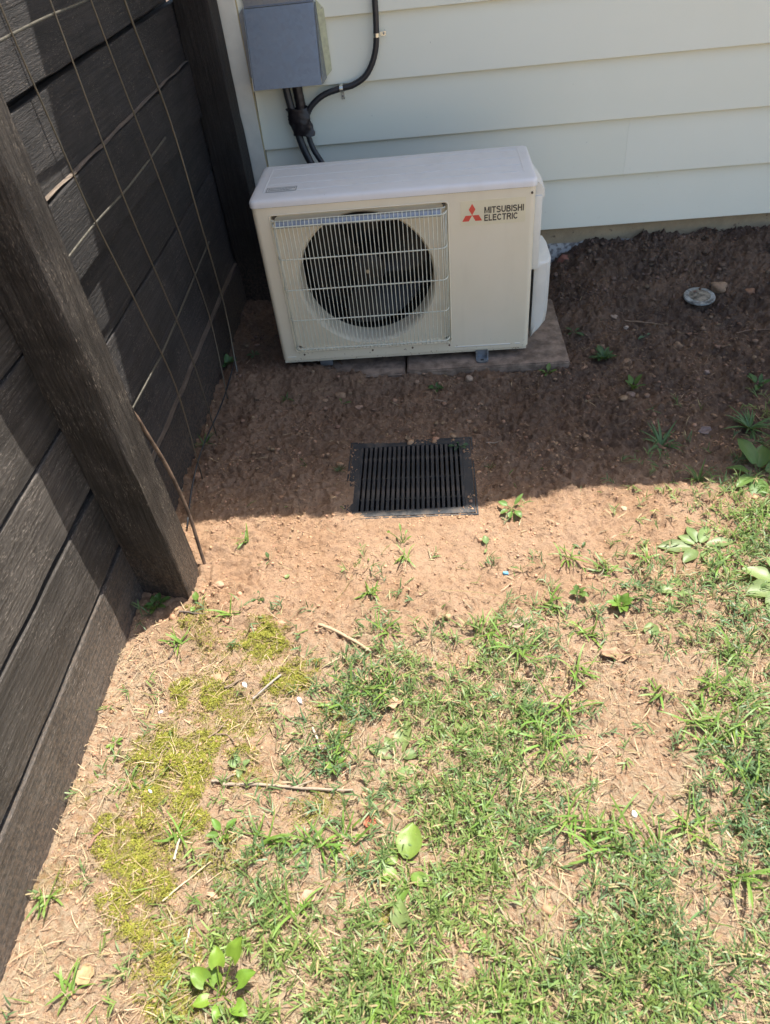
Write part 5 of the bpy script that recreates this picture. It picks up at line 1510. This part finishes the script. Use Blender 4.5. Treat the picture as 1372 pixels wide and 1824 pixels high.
for item in TUFTS:
    tx, ty, s = item[0], item[1], item[2]
    nb = int(9 + 7 * s)
    for k in range(nb):
        a = r.uniform(0, 6.28)
        bx.append((tx + r.normal(0, 0.012 * s), ty + r.normal(0, 0.010 * s), a, r.uniform(0.030, 0.078) * (0.5 + 0.5 * s), r.uniform(0.0026, 0.0052), r.uniform(0.25, 1.05), r.uniform(0.4, 1.3), r.uniform(0.8, 1.25)))
B = np.array(bx)
cc = np.array([[0.155, 0.265, 0.050]]) * B[:, 7:8] * r.uniform(0.92, 1.08, (len(B), 3))
parts.append(ribbons(B[:, 0], B[:, 1], ground_h(B[:, 0], B[:, 1]) + 0.002, B[:, 2], B[:, 3], B[:, 4], B[:, 5], B[:, 6], cc, 6, None, 97, r.normal(0, 0.4, len(B))))
# runners creeping over the soil
n = 520
x, y = scatter_xy(n, -0.2, 1.9, -1.92, -0.7, lambda a, b: np.clip(0.06 + grass_at(a, b), 0, 1) * free(a, b) * ss(-0.8, -1.1, b), 198)
cc = np.array([[0.25, 0.215, 0.09]]) * r.uniform(0.6, 1.4, (n, 1)) * r.uniform(0.9, 1.1, (n, 3))
parts.append(ribbons(x, y, ground_h(x, y) + 0.003, r.uniform(0, 6.28, n), r.uniform(0.05, 0.16, n), r.uniform(0.0010, 0.0019, n), r.normal(0.10, 0.08, n), r.normal(0.18, 0.1, n), cc, 7, None, 199, r.normal(0, 1.0, n), False))
# matted dead leaves under the green
n = 9000
x, y = scatter_xy(n, -0.2, 1.9, -1.92, -0.7, lambda a, b: gd(a, b) * 0.9 + 0.05 * ss(-1.0, -1.2, b) * free(a, b), 201)
cc = np.array([[0.37, 0.285, 0.17]]) * r.uniform(0.45, 1.25, (n, 1)) * r.uniform(0.93, 1.07, (n, 3))
parts.append(ribbons(x, y, ground_h(x, y) + r.uniform(0, 0.006, n), r.uniform(0, 6.28, n), r.uniform(0.010, 0.032, n), r.uniform(0.0010, 0.0026, n), r.normal(0.15, 0.25, n), r.uniform(-0.2, 0.9, n), cc, 3, None, 202, r.normal(0, 0.6, n)))
# stray blades
n = 900
x, y = scatter_xy(n, -0.2, 1.9, -1.9, -0.3, lambda a, b: np.clip(0.12 + grass_at(a, b), 0, 1) * free(a, b) * ss(-0.25, -0.95, b), 98)
cc = np.array([[0.14, 0.235, 0.055]]) * r.uniform(0.7, 1.25, (n, 1)) * np.ones((n, 3))
parts.append(ribbons(x, y, ground_h(x, y) + 0.001, r.uniform(0, 6.28, n), r.uniform(0.012, 0.045, n), r.uniform(0.0018, 0.0036, n), r.uniform(0.05, 1.0, n), r.uniform(0.1, 1.0, n), cc, 4, None, 99))
joined('lawn_grass', parts, M['blade'], 'patchy creeping green lawn grass over clay soil', 'grass')

# moss cushions
n = 44000
x, y = scatter_xy(n, -0.2, 0.75, -1.92, -0.85, lambda a, b: moss_at(a, b) ** 1.2 * free(a, b), 111)
r = np.random.default_rng(112)
mh = moss_at(x, y)
cc = (np.array([[0.33, 0.325, 0.050]]) * (0.4 + 0.6 * mh[:, None]) + np.array([[0.16, 0.12, 0.05]]) * (0.6 - 0.6 * mh[:, None])) * r.uniform(0.7, 1.35, (n, 1)) * r.uniform(0.93, 1.07, (n, 3))
ms = ribbons(x, y, ground_h(x, y) - 0.001, r.uniform(0, 6.28, n), r.uniform(0.004, 0.0085, n), r.uniform(0.0012, 0.0024, n), r.uniform(0.3, 1.4, n), r.uniform(0.2, 1.6, n), cc, 2, None, 113)
joined('moss', [ms], M['mossm'], 'yellow-green moss cushions on the clay near the fence', 'moss')
